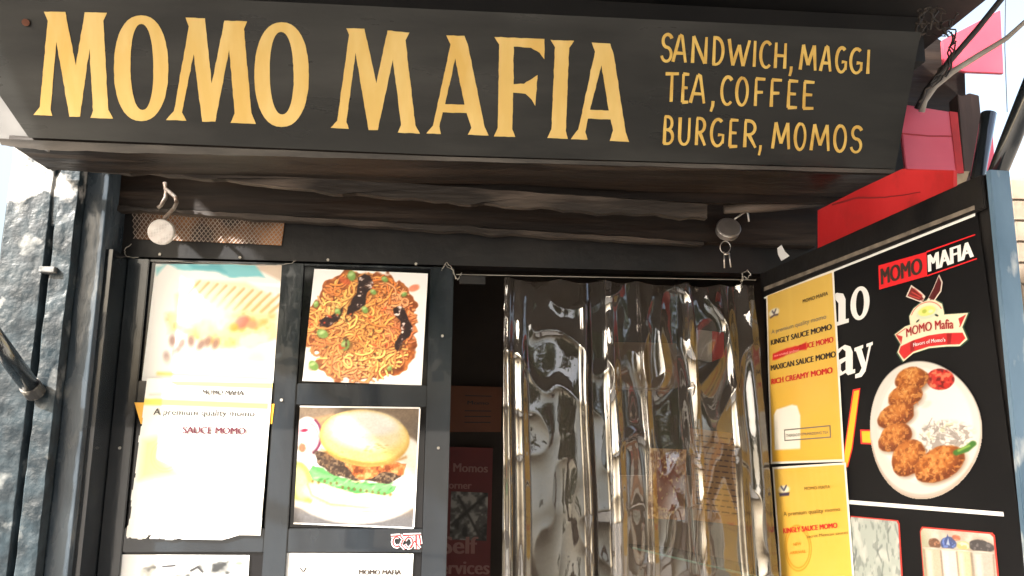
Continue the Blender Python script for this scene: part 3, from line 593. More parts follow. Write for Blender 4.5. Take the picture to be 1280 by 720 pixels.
# ---- bottom pictures (mostly below the frame)
def px_bw():
    P = Paint(170, 190, (250, 250, 248), 23); n = P.noise(9)
    k = P.poly([(.15,.86),(.35,.93),(.6,.93),(.85,.95),(.9,.8),(.7,.2),(.3,.2)], (190, 192, 188), 8, 1, .1); P.mix(k*np.clip((n-.47)*6, 0, 1), (58, 60, 62)); P.mix(k*np.clip((.42-n)*6, 0, 1), (244, 246, 244))
    P.ell(.92, .93, .04, .02, (120, 180, 120), 0, 3); P.stroke([(.33,.9),(.42,.91)], .02, (60, 60, 64), 2); P.stroke([(.55,.87),(.6,.9),(.64,.86)], .02, (50, 50, 54), 2); return P
tag(px_bw().sheet('poster', Sheet(FY(.009), (152, 693), (312, 694), (302, 850), (138, 850), .001, 12), M['print']), 'white poster with a grey printed dish at the bottom left of the closed door', 'poster', 'pictures on the closed door')
sh = Sheet(FY(.009), (357, 691), (517, 692), (507, 850), (350, 850), .0008, 14)
bm_ = thing('poster', sh.pt(.5, 0), 'white poster headed MOMO MAFIA at the bottom below the burger', 'poster', 'pictures on the closed door')
quadsheet('printed_sheet', sh, M['paper'], bm_, 20, 20)
mb = MB(); text(mb, sh, 'MOMO MAFIA', .58, .91, .83, .87, 0, .05)
for a, b in (((.11, .885), (.135, .86)), ((.16, .885), (.14, .86)), ((.11, .845), (.16, .845))): mb.add([sh.pt(a[0], a[1], .0006), sh.pt(a[0]+.014, a[1], .0006), sh.pt(b[0]+.014, b[1]-.012, .0006), sh.pt(b[0], b[1]-.012, .0006)], [(0, 1, 2, 3)])
mb.build('lettering', M['ink'], bm_, orient=False)
# ---- red and white script sticker
sk = thing('sticker', D0(508, 688), 'small red and white script sticker on the lower door rail', 'sticker')
G = [[(489,670),(500,669)], arc(496,677,5,6,60,300,8), [(500,669),(504,674),(501,681),(506,686)], arc(511,678,5,7,200,520,10), [(504,669),(526,668)], [(520,669),(520,686)], [(513,684),(518,676),(525,685)], [(524,669),(526,680)]]
for nm, w, k, m in (('outline', .0105, .002, 'inkwhite'), ('script', .0042, .0032, 'inkred')):
    mb = MB()
    for i, l in enumerate(G):
        if len(l) == 2: l = [(lerp(l[0][0], l[1][0], t/3), lerp(l[0][1], l[1][1], t/3)) for t in range(4)]
        brush(mb, l, w, D0.n, k+.0001*i, D0)
    mb.build(nm, M[m], sk)
# =================================================================== BANNER ON THE OPEN LEAF
BL = LEAF.off(.001)
ban = thing('menu_banner', BL(1100, 720), 'large black printed menu banner with a plate of fried momos on the open door leaf', 'banner')
pts = [(956, 366), (1221, 262), (1262, 560), (1284, 720), (1310, 900), (972, 900), (965, 720)]
MB().slab([BL(*p) for p in pts], -LN*.0008).build('backing', M['printblack'], ban)
def bq(name, pts, m, k): return MB().poly([LEAF.off(k)(*p) for p in pts]).build(name, m, ban)
bq('white_border', [(955, 365), (1219, 263), (1219, 270), (955, 374)], M['inkwhite'], .003)
bq('aluminium_trim', [(955, 359), (1218, 256.5), (1218.5, 262), (955, 364)], mat('dull_trim', (.10, .085, .07), (.2, .17, .14), .5, 30), .0095)
bq('divider_line', [(1055, 624.5), (1254, 640), (1255, 645.5), (1055, 629.5)], M['inkwhite'], .002)
bq('red_box', [(1098, 332), (1158, 315), (1159, 345), (1099, 362)], M['printred'], .002)
mb = MB(); 
mb.poly([LEAF.off(.002)(*p) for p in [(1158, 314), (1219, 292.5), (1219, 294), (1158, 315.8)]]); mb.poly([LEAF.off(.002)(*p) for p in [(1159, 344), (1221, 322.5), (1221, 324), (1159, 345.6)]])
mb.build('red_rule', M['printred'], ban)
sh = Sheet(LEAF, (1100, 336), (1157, 320), (1158, 341), (1101, 357)); line(ban, M['ink'], sh, 'MOMO', .05, .94, .02, .98, 0, .05, .003)
sh = Sheet(LEAF, (1160, 319), (1219, 300), (1220, 321), (1161, 341)); line(ban, M['inkwhite'], sh, 'MAFIA', .04, .97, .03, 1.0, 0, .06, .003); mb = MB()
# "mo" and "ay" in a slab serif, the rest under the yellow posters
def slab_px(mb, polys, k=.0022):
    for o_, h_ in polys: MB().poly([LEAF.off(k)(*p) for p in o_], [[LEAF.off(k)(*p) for p in q] for q in h_]).build('letter', M['inkwhite'], ban)
def ell_px(cx, cy, rx, ry, n=28, tilt=0): return [(cx+rx*math.cos(2*math.pi*i/n), cy+ry*math.sin(2*math.pi*i/n)+tilt*rx*math.cos(2*math.pi*i/n)) for i in range(n)]
slab_px(mb, [([(1036,372),(1046,366),(1054,367),(1057,374),(1057,399),(1061,398),(1061,403),(1044,408),(1044,403),(1048,402),(1048,379),(1044,374),(1036,380)], []),
 (ell_px(1075, 379, 12, 21, tilt=-.25), [ell_px(1075, 379, 5, 16, tilt=-.25)]),
 ([(1047,437),(1056,431),(1063,433),(1066,440),(1066,462),(1069,461),(1069,466),(1060,469),(1057,466),(1050,470),(1044,467),(1044,452),(1057,446),(1057,439),(1053,436),(1048,442)], [[(1051,455),(1057,451),(1057,462),(1053,465),(1051,462)]]),
 ([(1068,435),(1079,431),(1079,435),(1077,436),(1082,453),(1086,433),(1083,434),(1083,430),(1091,427),(1091,431),(1089,432),(1082,464),(1077,471),(1069,473),(1069,468),(1074,466),(1077,460),(1070,439),(1068,439)], [])])
o1 = [(1066,487),(1075.5,485),(1066,560),(1060,584),(1052,584)]
bq('price_outline', o1, M['printred'], .002); bq('price_stroke', [(1067.5,489),(1074,487.5),(1064.5,560),(1058.5,584),(1053,584)], M['printyellow'], .0026)
bq('price_outline', [(1075,537),(1098.5,537),(1099,556),(1076,555)], M['printred'], .002); bq('price_stroke', [(1077,539),(1097,539),(1097.5,554),(1078,553)], M['printyellow'], .0026)
# plate of fried momos
def px_plate():
    P = Paint(200, 250, (30, 30, 32), 31); r = P.rng
    d, _ = P.dist_ell(.5, .5, .497, .497*P.asp); P.m = (d < 1).astype(float)
    P.ell(.5, .49, .5, .5*P.asp, (206, 196, 186), 0, 2); P.ell(.5, .515, .485, .475*P.asp, (236, 232, 226), 0, 3); P.ell(.51, .53, .42, .41*P.asp, (250, 248, 245), 0, 5); P.stroke(arc(.5, .5, .485, .487, 190, 330, 30), .012, (196, 170, 150), 3, .7)
    P.stroke(arc(.51, .53, .41, .40, 100, 330, 30), .012, (224, 218, 210), 6, .6)
    k = P.ell(.70, .44, .24, .15, (246, 243, 238), .2, 8, .3); n = P.noise(26, 2); P.mix(k*np.clip((n-.53)*8, 0, 1)*.75, (158, 148, 142)); P.mix(k*np.clip((.42-n)*8, 0, 1)*.6, (196, 204, 160)); [P.stroke([(a_, b_), (a_+.05*c_, b_+.03*d_)], .008, (150, 140, 138), 1.5, .7) for a_, b_, c_, d_ in zip(.55+.32*r.random(40), .36+.17*r.random(40), r.normal(0, 1, 40), r.normal(0, 1, 40))]
    k = P.ell(.68, .86, .115, .085*P.asp*.9, (206, 46, 40), 0, 2); n = P.noise(30, 2); P.mix(k*np.clip((n-.55)*8, 0, 1), (244, 130, 96)); P.mix(k*np.clip((.42-n)*8, 0, 1), (130, 18, 20))
    P.ell(.56, .68, .05, .03, (238, 232, 226), .5, 3)
    for x, y, rx, ry, ro in [(.43,.86,.145,.095,-.15),(.36,.735,.155,.09,-.25),(.27,.60,.175,.095,-.35),(.26,.445,.165,.10,-.45),(.39,.30,.165,.125,-.9),(.66,.255,.21,.125,-.55)]:
        k = P.ell(x+.02, y-.02, rx, ry, (120, 84, 58), -ro, 10, 0, .75); rx *= 1.06; ry *= 1.12; k = P.ell(x, y, rx, ry, (196, 116, 52), -ro, 2.5, .22)
        n = P.noise(34, 2); d, _ = P.dist_ell(x-.03, y+.03, rx, ry, -ro)
        P.mix(k*np.clip((d-.62)*2.2, 0, 1), (118, 54, 20)); P.mix(k*np.clip((.55-d)*1.3, 0, 1)*.7, (232, 160, 84)); P.mix(k*np.clip((n-.52)*6, 0, 1)*.7, (232, 164, 92)); P.mix(k*np.clip((.42-n)*6, 0, 1)*.65, (142, 72, 30))
        for i in range(60):
            a = r.random()*6.28; q = math.sqrt(r.random())*.85; xx = x+rx*q*math.cos(a); yy = y+ry*q*math.sin(a)/P.asp*1.1
            P.stroke([(xx, yy), (xx+r.normal(0, .014), yy+r.normal(0, .012))], .006, [(244, 190, 116), (160, 80, 30), (214, 128, 52)][i % 3], 1.5, .8)
    P.stroke([(.80,.335),(.88,.36),(.93,.40)], .05, (66, 120, 46), 3); P.stroke([(.82,.35),(.9,.385)], .018, (150, 190, 90), 3); return P
sh = Sheet(LEAF, (1087, 451), (1228, 450), (1231, 625), (1090, 624)); px_plate().sheet('printed_plate', sh, M['printmatt'], ban, .003, gain=.66)
# emblem
def px_logo():
    P = Paint(200, 220, (26, 26, 28), 37); cream = (240, 226, 196); green = (36, 70, 52); dk = (92, 28, 30); red = (204, 44, 46)
    shp = [(.05,.42),(.20,.49),(.27,.50),(.26,.60),(.32,.68),(.40,.72),(.5,.74),(.6,.72),(.68,.66),(.70,.56),(.70,.535),(.97,.50),(.90,.36),(.95,.22),(.86,.16),(.7,.18),(.5,.19),(.3,.16),(.16,.08),(.08,.20),(.13,.29)]
    m0 = P.poly([(lerp(.5, x, 1.045), lerp(.42, y, 1.045)) for x, y in shp], green, 1.5)
    m1 = P.poly([(.40,.74),(.22,.84),(.30,.965),(.42,.86),(.48,.79),(.44,.72)], (226, 216, 204), 1.5); m2 = P.poly([(.5,.74),(.58,.86),(.66,1),(.70,.9),(.68,.80),(.58,.70)], (226, 216, 204), 1.5)
    P.m = (np.maximum(np.maximum(m0, m1), m2) > .4).astype(float)
    P.poly([(.40,.755),(.245,.845),(.305,.94),(.42,.83),(.46,.76)], (120, 34, 34), 1.5)
    for i in range(3): P.stroke([(.27+.035*i, .85+.03*i), (.40+.02*i, .78+.014*i)], .012, (206, 80, 72), 1.5)
    P.poly([(.52,.76),(.59,.86),(.655,.975),(.685,.9),(.665,.81),(.58,.72)], (84, 22, 26), 1.5); P.poly([(.42,.76),(.5,.68),(.58,.76),(.5,.72)], (96, 40, 36), 2)
    P.poly(shp, cream, 1.5); P.stroke(arc(.48, .555, .20, .165, 20, 160), .008, red, 1.5)
    P.ell(.49, .595, .14, .075, (206, 216, 196), 0, 3); P.ell(.49, .615, .11, .06, (226, 226, 130), 0, 4, .3); P.ell(.46, .62, .03, .025, (176, 190, 80), 0, 3); P.ell(.54, .605, .03, .02, (238, 240, 190), 0, 3)
    P.ell(.37, .525, .025, .012, (40, 60, 50), .6, 1.5); P.ell(.61, .545, .025, .012, (40, 60, 50), -.6, 1.5)
    P.poly([(.13,.265),(.3,.31),(.5,.335),(.7,.33),(.90,.30),(.93,.235),(.86,.18),(.7,.20),(.5,.21),(.3,.18),(.17,.105),(.10,.20)], red, 1.5)
    P.poly([(.26,.29),(.32,.31),(.31,.19),(.26,.18)], (150, 26, 30), 1.5); P.poly([(.72,.325),(.78,.315),(.76,.20),(.72,.2)], (150, 26, 30), 1.5)
    for l in ([(.07,.41),(.2,.465)], [(.93,.48),(.87,.37)], [(.08,.4),(.14,.3)]): P.stroke(l, .01, (190, 60, 50), 1.5)
    P.poly([(.95,.49),(.86,.46),(.88,.37)], (190, 44, 46), 1.5); P.poly([(.07,.415),(.16,.38),(.145,.31)], (190, 44, 46), 1.5); return P
sh = Sheet(LEAF, (1114, 360), (1212, 333), (1218, 449), (1117, 462)); px_logo().sheet('emblem', sh, M['printmatt'], ban, .003)
line(ban, mat('maroon_ink', rgb(150, 36, 44), None, .4), sh, 'MOMO Mafia', .22, .81, .36, .465, 0, .03, .0045, .025); line(ban, M['inkwhite'], sh, "Flavors of Momo's", .31, .71, .232, .275, 0, .03, .0045, .012)
# small framed pictures below the line
def px_grey():
    P = Paint(90, 150, (196, 206, 200), 41); n = P.noise(7); P.mix(np.clip((n-.5)*4, 0, 1), (228, 232, 226)); n = P.noise(14); P.mix(np.clip((n-.56)*9, 0, 1)*.8, (150, 160, 156))
    for i in range(40):
        x, y = P.rng.random(2); P.stroke([(x, y), (x+P.rng.normal(0, .05), y-.03), (x+P.rng.normal(0, .06), y-.08)], .02, (104, 116, 116), 2, .7)
    return P
def px_drinks():
    P = Paint(150, 300, (214, 204, 190), 43); P.mix(np.clip((P.Y-.86)*8, 0, 1), (240, 230, 220)); P.mix(np.clip((P.noise(5)-.45)*2, 0, 1)*.6, (166, 138, 116)); P.mix(np.clip((.2-P.X)*4, 0, 1)*.5, (120, 150, 90))
    for x, y, rx, ry, c, w in ((.20, .905, .09, .035, (132, 96, 78), .3), (.40, .912, .11, .045, (84, 100, 150), .4), (.60, .905, .09, .03, (214, 204, 140), .3), (.83, .912, .15, .05, (84, 80, 82), .5), (.52, .955, .06, .02, (196, 120, 96), .3)):
        P.ell(x, y, rx, ry*2, c, 0, 2, w); n = P.noise(24, 2); d, _ = P.dist_ell(x, y, rx, ry*2); P.mix(np.clip((1-d)*4, 0, 1)*np.clip((n-.55)*8, 0, 1)*.7, np.clip(np.array(c)*1.7, 0, 255))
    P.poly([(.34,.90),(.40,.975),(.45,.90)], (70, 92, 160), 2); P.poly([(.37,.905),(.405,.95),(.42,.90)], (190, 204, 230), 2)
    for i, (x, w) in enumerate([(.16, .13), (.40, .12), (.60, .10), (.84, .14)]):
        P.poly([(x-w, .875), (x+w, .875), (x+w*.75, 0), (x-w*.75, 0)], [(220, 204, 182), (236, 230, 226), (222, 212, 178), (206, 198, 188)][i], 2); P.poly([(x-w*.7, .86), (x-w*.1, .86), (x-w*.1, .05), (x-w*.5, .05)], (250, 246, 242), 6, .6); P.stroke([(x-w*.97, .86), (x-w*.8, .3)], .02, (150, 132, 116), 3, .7); P.stroke([(x+w*.97, .86), (x+w*.8, .3)], .02, (150, 132, 116), 3, .7); P.ell(x, .875, w, .014, (186, 170, 152), 0, 2); P.ell(x, .873, w*.85, .009, (236, 230, 222), 0, 2)
    P.grain(8, 60); return P
def rounded(P, r):
    x = np.minimum(P.X, 1-P.X); y = (1-P.Y)*P.asp; P.m = (~((x < r) & (y < r) & (np.hypot(r-x, r-y) > r))).astype(float); return P
for fn, q, q2, nm in ((px_grey, ((1063, 646), (1124, 652), (1138, 900), (1078, 900)), ((1062, 644.5), (1125.5, 650.5), (1140, 900), (1076, 900)), 'printed_dish'), (px_drinks, ((1152, 660), (1243, 668), (1262, 860), (1168, 860)), ((1150.5, 658), (1244.5, 666), (1265, 866), (1166, 866)), 'printed_drinks')):
    Pr = rounded(Paint(90, 150, (196, 60, 50), 1), .08); Pr.sheet('picture_border', Sheet(LEAF, *q2), M['printmatt'], ban, .002); rounded(fn(), .08).sheet(nm, Sheet(LEAF, *q), M['printmatt'], ban, .0028, gain=.6)
# ---- yellow posters pasted on the banner
def px_yellow(w, h, seed, fade):
    P = Paint(w, h, (230, 188, 84), seed); P.mix(np.clip((P.Y-.45)*2, 0, 1)*.55*fade, (218, 182, 96)); P.mix(np.clip((P.noise(3)-.45)*3, 0, 1)*.4, (232, 178, 62)); P.mix(np.clip((.35-P.Y)*3, 0, 1)*.6, (234, 178, 58))
    for i in range(7): x = P.rng.random(); P.stroke([(x, .98), (x+.02, .6)], .02, (230, 194, 98), 6, .4)
    P.a[:, :max(2, int(w*.03))] = (240, 238, 232); P.a[:, w-max(2, int(w*.035)):] = (240, 238, 232); P.a[:int(h*.014)+1] = (236, 232, 224); P.a[h-int(h*.012)-1:] = (238, 234, 226); return P
YP = LEAF.off(.004)
sh1 = Sheet(YP, (958, 368), (1042.5, 337), (1056, 577), (964, 580), .0012, 21)
y1 = thing('menu_poster', sh1.pt(.5, 0), 'upper yellow paper menu listing sauce momos pasted on the black banner', 'poster', 'yellow paper menus on the banner')
P = px_yellow(110, 210, 51, 1); P.poly([(.07,.28),(.07,.08),(.45,.08),(.47,.26),(.43,.315),(.36,.325),(.12,.31)], (242, 238, 228), 2); P.ell(.13, .875, .085, .045, (240, 234, 214), 0, 2); P.stroke([(.1,.885),(.13,.868),(.16,.888)], .02, (70, 60, 80), 1.5); P.stroke([(.07,.85),(.13,.858),(.19,.855)], .02, (70, 50, 70), 1.5)
P.poly([(.09,.60),(.60,.615),(.60,.65),(.09,.636)], (214, 40, 44), 2, 1, .02); P.sheet('printed_sheet', sh1, M['printmatt'], y1)
T = lambda m, *a, **k: line(y1, M[m], sh1, *a, **k)
T('ink', 'MOMO MAFIA', .58, .92, .873, .895, 0, .02); T('inkgrey', 'A premium quality momo', .08, .88, .752, .778, 0, 0); T('ink', 'KINGLY SAUCE MOMO', .07, .94, .687, .718, 0, .05); T('inkred', 'SAUCE MOMO', .50, .95, .618, .648, 0, .05); T('ink', 'MAXICAN SAUCE MOMO', .06, .97, .538, .57, 0, .05); T('inkred', 'RICH CREAMY MOMO', .06, .92, .458, .49, 0, .05)
T('inkpink', 'new smoked tandoori', .12, .5, .613, .628, 0, .0, k=.0022); T('inkgrey', 'THEREADEMYMUMADDING TEA', .26, .83, .147, .162, 0, 0)
ol = [(.23, .125), (.86, .125), (.86, .19), (.23, .19)]; il = [(.242, .131), (.848, .131), (.848, .184), (.242, .184)]
MB().poly([sh1.pt(*p, .0012) for p in ol], [[sh1.pt(*p, .0012) for p in il]]).build('printed_frame', M['inkgrey'], y1)
sh2 = Sheet(YP, (966, 584), (1058, 578), (1077, 830), (985, 850), .0014, 27)
y2 = thing('menu_poster', sh2.pt(.5, 0), 'lower yellow paper menu with a round stamp pasted on the black banner', 'poster', 'yellow paper menus on the banner')
P = px_yellow(110, 240, 57, .3); P.ell(.16, .885, .085, .04, (240, 234, 214), 0, 2); P.stroke([(.12,.90),(.16,.88),(.2,.902)], .02, (60, 60, 90), 1.5); P.poly([(.08,.868),(.24,.868),(.23,.852),(.09,.852)], (70, 60, 90), 1.5)
for q in (0, .025): P.stroke(arc(.30, .595, .19-q, (.19-q)/P.asp*1.25, 0, 360, 40), .012, (206, 142, 34), 1.5)
P.poly([(.12,.455),(.88,.43),(.9,.36),(.86,0),(.1,0),(.1,.42)], (244, 240, 232), 2); P.sheet('printed_sheet', sh2, M['printmatt'], y2)
M['inkolive'] = mat('olive_brown_ink', rgb(110, 84, 36), None, .45)
T = lambda m, *a, **k: line(y2, M[m], sh2, *a, **k)
T('inkolive', 'MOMO MAFIA', .46, .80, .873, .89, 0, .01); T('inkolive', 'A premium quality momo', .13, .90, .755, .776, 0, .01); T('inkred', 'KINGLY SAUCE MOMO', .11, .85, .672, .698, 0, .05); T('inkolive', 'Secret Mexican sauces', .44, .97, .637, .653, 0, 0); T('inkbrown', 'NEW', .24, .36, .607, .622, 0, .02); T('inkbrown', 'ARRIVAL', .18, .42, .568, .583, 0, .02)
# =================================================================== CURTAIN
def curtain_mat():
    m = bpy.data.materials.new('clear_pvc'); m.use_nodes = True; nt = m.node_tree; nt.nodes.clear()
    out = nt.nodes.new('ShaderNodeOutputMaterial'); mx = nt.nodes.new('ShaderNodeMixShader'); tr = nt.nodes.new('ShaderNodeBsdfTransparent'); gl = nt.nodes.new('ShaderNodeBsdfGlossy')
    fr = nt.nodes.new('ShaderNodeFresnel'); fr.inputs[0].default_value = 2.3; gl.inputs['Roughness'].default_value = .03; tr.inputs[0].default_value = (.86, .84, .82, 1)
    tc = nt.nodes.new('ShaderNodeTexCoord'); n = nt.nodes.new('ShaderNodeTexNoise'); n.inputs['Scale'].default_value = 14; n.inputs['Detail'].default_value = 3
    bp = nt.nodes.new('ShaderNodeBump'); bp.inputs['Distance'].default_value = .0004; nt.links.new(tc.outputs['Object'], n.inputs[0]); nt.links.new(n.outputs[0], bp.inputs['Height'])
    nt.links.new(bp.outputs[0], gl.inputs['Normal']); nt.links.new(bp.outputs[0], fr.inputs['Normal'])
    df = nt.nodes.new('ShaderNodeBsdfDiffuse'); df.inputs[0].default_value = (.5, .43, .37, 1); tl = nt.nodes.new('ShaderNodeMixShader'); tl.inputs[0].default_value = .05; nt.links.new(tr.outputs[0], tl.inputs[1]); nt.links.new(df.outputs[0], tl.inputs[2])
    nt.links.new(fr.outputs[0], mx.inputs[0]); nt.links.new(tl.outputs[0], mx.inputs[1]); nt.links.new(gl.outputs[0], mx.inputs[2]); nt.links.new(mx.outputs[0], out.inputs[0]); return m
M['pvc'] = curtain_mat()
cur = thing('strip_curtain', D0(790, 720), 'clear plastic strip curtain hanging in the doorway', 'curtain')
cx = lambda px: FY(-.02)(px, 500).x
def curtain(y, prof, seed, ztop, ties, crumple):
    """one soft plastic strip: prof lists (photo column, how far the pleat stands out)"""
    xs = [cx(p[0]) for p in prof]; ds = [p[1] for p in prof]; x0, x1 = xs[0], xs[-1]; tz = [cx(t) for t in ties]
    def pleat(x):
        x = min(max(x, x0), x1-1e-6)
        for i in range(len(xs)-1):
            if x <= xs[i+1]:
                t = (x-xs[i])/(xs[i+1]-xs[i]); t = t*t*(3-2*t); return ds[i]+(ds[i+1]-ds[i])*t
        return ds[-1]
    nx, nzv = 230, 300; vs = []; z0 = .3
    for j in range(nzv+1):
        z = ztop+(z0-ztop)*j/nzv; dn = ztop-z; g = min(1, .45+dn*1.4); near_top = max(0, 1-dn*6)
        for i in range(nx+1):
            x = x0+(x1-x0)*i/nx
            xx = x+.010*nz((z*2.3, seed, x*2))*min(1, dn*5)
            d = .10*dn + .016*(1-math.exp(-dn*4)) + pleat(xx)*g*1.15 + .009*nz((x*2.6, z*2.2+seed, seed)) + .0035*nz((x*7+seed, z*4.5, seed))*g
            rg = 1-abs(nz((x*9+z*2+seed, z*6-x*4, seed+2)))*2.2
            d += crumple*max(0, rg)**2*(math.exp(-((dn-.2)/.22)**2)*.7+.3)
            d += .004*near_top*abs(nz((x*26, z*10, seed)))
            s_ = min(abs(x-t) for t in tz); sag = .014*min(1, s_/.05)**.7*(max(0, 1-dn*8))
            vs.append(Vector((x, y-d, z-sag)))
    fs = [(j*(nx+1)+i, j*(nx+1)+i+1, (j+1)*(nx+1)+i+1, (j+1)*(nx+1)+i) for j in range(nzv) for i in range(nx)]
    return MB().add(vs, fs)
ZC = zof(342)
CURT = [(-.012, [(628,.0),(635,.014),(643,.004),(651,.013),(661,.002),(692,.0),(722,.006),(730,.020),(739,.005),(752,.004),(759,.014),(766,.0)], 2.1, ZC, [633, 700, 757], .006),
        (-.030, [(755,.0),(763,.010),(772,.003),(795,-.004),(800,.010),(808,.002),(840,.004),(856,.0),(864,.004)], 5.7, ZC-.004, [757, 796, 862], .014),
        (-.014, [(852,.0),(860,.010),(869,.002),(905,-.003),(912,.008),(922,-.003),(938,.008),(948,.0)], 8.3, ZC-.004, [860, 905, 932, 946], .012)]
for y, pr, sd, zt, ti, cr in CURT: curtain(y, pr, sd, zt, ti, cr).build('strip', M['pvc'], cur, smooth=True)
rod = thing('curtain_rail', FY(-.012)(790, 346), 'thin rail and wire holding the clear curtain at the door head', 'rail')
MB().tube([FY(-.003)(570, 343), FY(-.003)(780, 347), FY(-.003)(945, 350)], .0014, 8).build('wire', M['wire'], rod)
MB().box((.015, -.012, zof(352)), (.09, -.001, zof(342))).build('bracket', M['blackflat'], rod)
mb = MB()
def squiggle(plane, pts, r, jit=2.5, sub=5):
    out = []
    for i in range(len(pts)-1):
        for t in range(sub):
            a = t/sub; x, y = lerp(pts[i][0], pts[i+1][0], a), lerp(pts[i][1], pts[i+1][1], a); q = plane(x+jit*nz((x*.2, y*.2, 1)), y+jit*nz((x*.2, y*.2, 5))); q.y += .004*nz((x*.3, y*.3, 8)); out.append(q)
    return out
for pts in ([(553, 338), (557, 329), (563, 331), (568, 345), (574, 348), (578, 341), (570, 352)], [(556, 331), (566, 337), (570, 352)]): mb.tube(squiggle(FY(-.01), pts, .001), .0012, 5)
mb.build('wire_tie', M['wire'], rod); mb = MB()
for pts in ([(926, 352), (928, 342), (934, 337), (938, 343), (934, 348), (929, 345), (926, 356), (927, 366)],): mb.tube(squiggle(FY(-.02), pts, .001), .0014, 5)
mb.build('wire_tie', M['wire'], rod)
# =================================================================== HANGING DISCS, WIRES, PAPER
def disc(mb, c, n, r, h, seg=36):
    n = n.normalized(); mb.tube([c-n*h/2, c-n*(h/2-.003), c+n*(h/2-.003), c+n*h/2], [r*.93, r, r, r*.93], seg)
HP = FY(-.12)
hd = thing('hanging_disc', HP(203, 306), 'round white perforated metal disc hanging on a bent hook above the left door', 'hook disc')
mb = MB(); c = HP(202, 290); disc(mb, c, Vector((.08, -1, -.10)), .0345, .02); mb.build('disc', M['discwhite'], hd, smooth=False)
MB().tube([HP(p[0], p[1]) for p in [(203, 276), (208, 270), (217, 261), (221, 253), (219, 246), (212, 240), (207, 236), (206, 228)]], .0055, 8).build('hook', M['oldsteel'], hd, smooth=True)
MB().tube([FY(-.1)(*p) for p in [(208, 236), (207, 247), (201, 257), (197, 260)]], .0058, 8).build('hook_tail', M['oldsteel'], hd, smooth=True)
hk = thing('hanging_disc', HP(908, 336), 'dull round metal disc with a key ring hanging above the curtain\'s right end', 'hook disc')
mb = MB(); c = HP(910, 287); disc(mb, c, Vector((-.1, -1, .42)), .034, .026); mb.build('disc', M['discgrey'], hk)
mb = MB(); nrm = Vector((-.1, -1, .42)).normalized(); u = nrm.orthogonal().normalized(); w = nrm.cross(u)
mb.tube([c+nrm*.009+(u*math.cos(2*math.pi*i/30)+w*math.sin(2*math.pi*i/30))*.0335 for i in range(31)], .0016, 6); mb.build('rim', M['metal'], hk, smooth=True)
MB().tube([HP(*p) for p in [(918, 274), (926, 268), (933, 264), (935, 268), (936, 277)]], .0028, 8).build('hook', M['metal'], hk, smooth=True)
MB().tube([HP(*p) for p in ell_px(906.5, 309, 6.5, 7.5, 22)]+[HP(913, 309)], .0013, 6).build('key_ring', M['metal'], hk, smooth=True)
mb = MB()
for a, b, w_ in (((905, 315), (905.5, 335), .0022), ((911, 315), (913.5, 334), .0022), ((905, 318), (912, 317), .003)): mb.tube([HP(*a), HP(*b)], w_, 8)
mb.build('key', M['metal'], hk, smooth=True)
mb = MB(); mb.tube(squiggle(FY(-.004), [(163, 305), (158, 309), (156, 316), (160, 322), (168, 323), (174, 321)], 1), .0014, 5)
tag(mb.build('loose_wire', M['wire'], None, smooth=True), 'short loose wire curling at the top left corner of the closed door', 'wire')
mb = MB(); mb.tube(squiggle(FY(-.006), [(190, 327), (260, 328.5), (330, 332), (352, 331), (364, 329), (371, 324)], 1, 1), .0011, 5)
tag(mb.build('loose_wire', M['wire'], None, smooth=True), 'thin wire lying along the top edge of the sandwich poster', 'wire')
mb = MB(); pc = FY(-.07); mb.slab([pc(*p) for p in [(972, 310), (977, 306), (981, 314), (987, 320), (977, 326), (973, 318)]], (0, .003, 0)); tag(mb.build('paper_scrap', M['paper'], None), 'torn white paper scrap stuck under the lintel beam', 'paper scrap')
# =================================================================== RIGHT SIDE CLUTTER
rp = LEAF.off(-.05)
mb = MB(); mb.slab([rp(*p) for p in [(1022, 263), (1075, 236), (1128, 211), (1192, 213), (1192, 250), (1022, 330)]], -LN*.008)
rs_ = tag(mb.build('metal_sheet', M['red'], None), 'bright red sheet lying along the top of the open door leaf', 'sheet')
mb = MB(); strip(mb, dense([(1040, 254.5), (1075, 245), (1110, 246), (1150, 240)], 16, 2, 4), dense([(1040, 256.5), (1075, 247.5), (1110, 247.5), (1150, 241)], 16, 2, 4), LEAF.off(-.049), .001); mb.build('crease', mat('dark_red_crease', (.2, .012, .015), None, .6), rs_)
pp = FY(-.36)
mb = MB(); mb.slab([pp(*p) for p in [(1123, 129), (1196, 141), (1204, 216), (1133, 214)]], (0, .012, 0)); ps_ = tag(mb.build('metal_sheet', M['pink'], None, bevel=.002), 'pink red square sheet standing upright right of the sign board', 'sheet')
mb = MB(); strip(mb, dense([(1127, 166), (1160, 169), (1199, 170)], 10, .8, 3), dense([(1127, 167.6), (1160, 170.4), (1199, 171.6)], 10, .8, 3), FY(-.3615), .0012); mb.build('seam', M['red'], ps_)
mb = MB(); mb.slab([FY(-.3625)(*p) for p in [(1187, 139), (1197, 140.5), (1205, 216.5), (1196, 216.5)]], (0, .002, 0)); mb.build('folded_edge', M['red'], ps_)
pp = FY(-.1)
mb = MB(); mb.slab([pp(*p) for p in [(1178, 50), (1251, 12), (1255, 92), (1208, 90), (1180, 84)]], (0, .012, 0)); tag(mb.build('metal_sheet', mat('rose_red_sheet', (.42, .045, .075), (.5, .07, .1), .35, 3), None, bevel=.002), 'pink red sheet at the top right behind the hanging cables', 'sheet')
pp = FY(-.05)
mb = MB(); mb.slab([pp(*p) for p in [(1232, 150), (1240, 150), (1244, 216), (1234, 216)]], (0, .012, 0)); tag(mb.build('metal_sheet', M['pink'], None), 'narrow pink sliver behind the brown wooden post', 'sheet')
pp = FY(-.15); a, b = pp(1198, 118), pp(1226, 216)
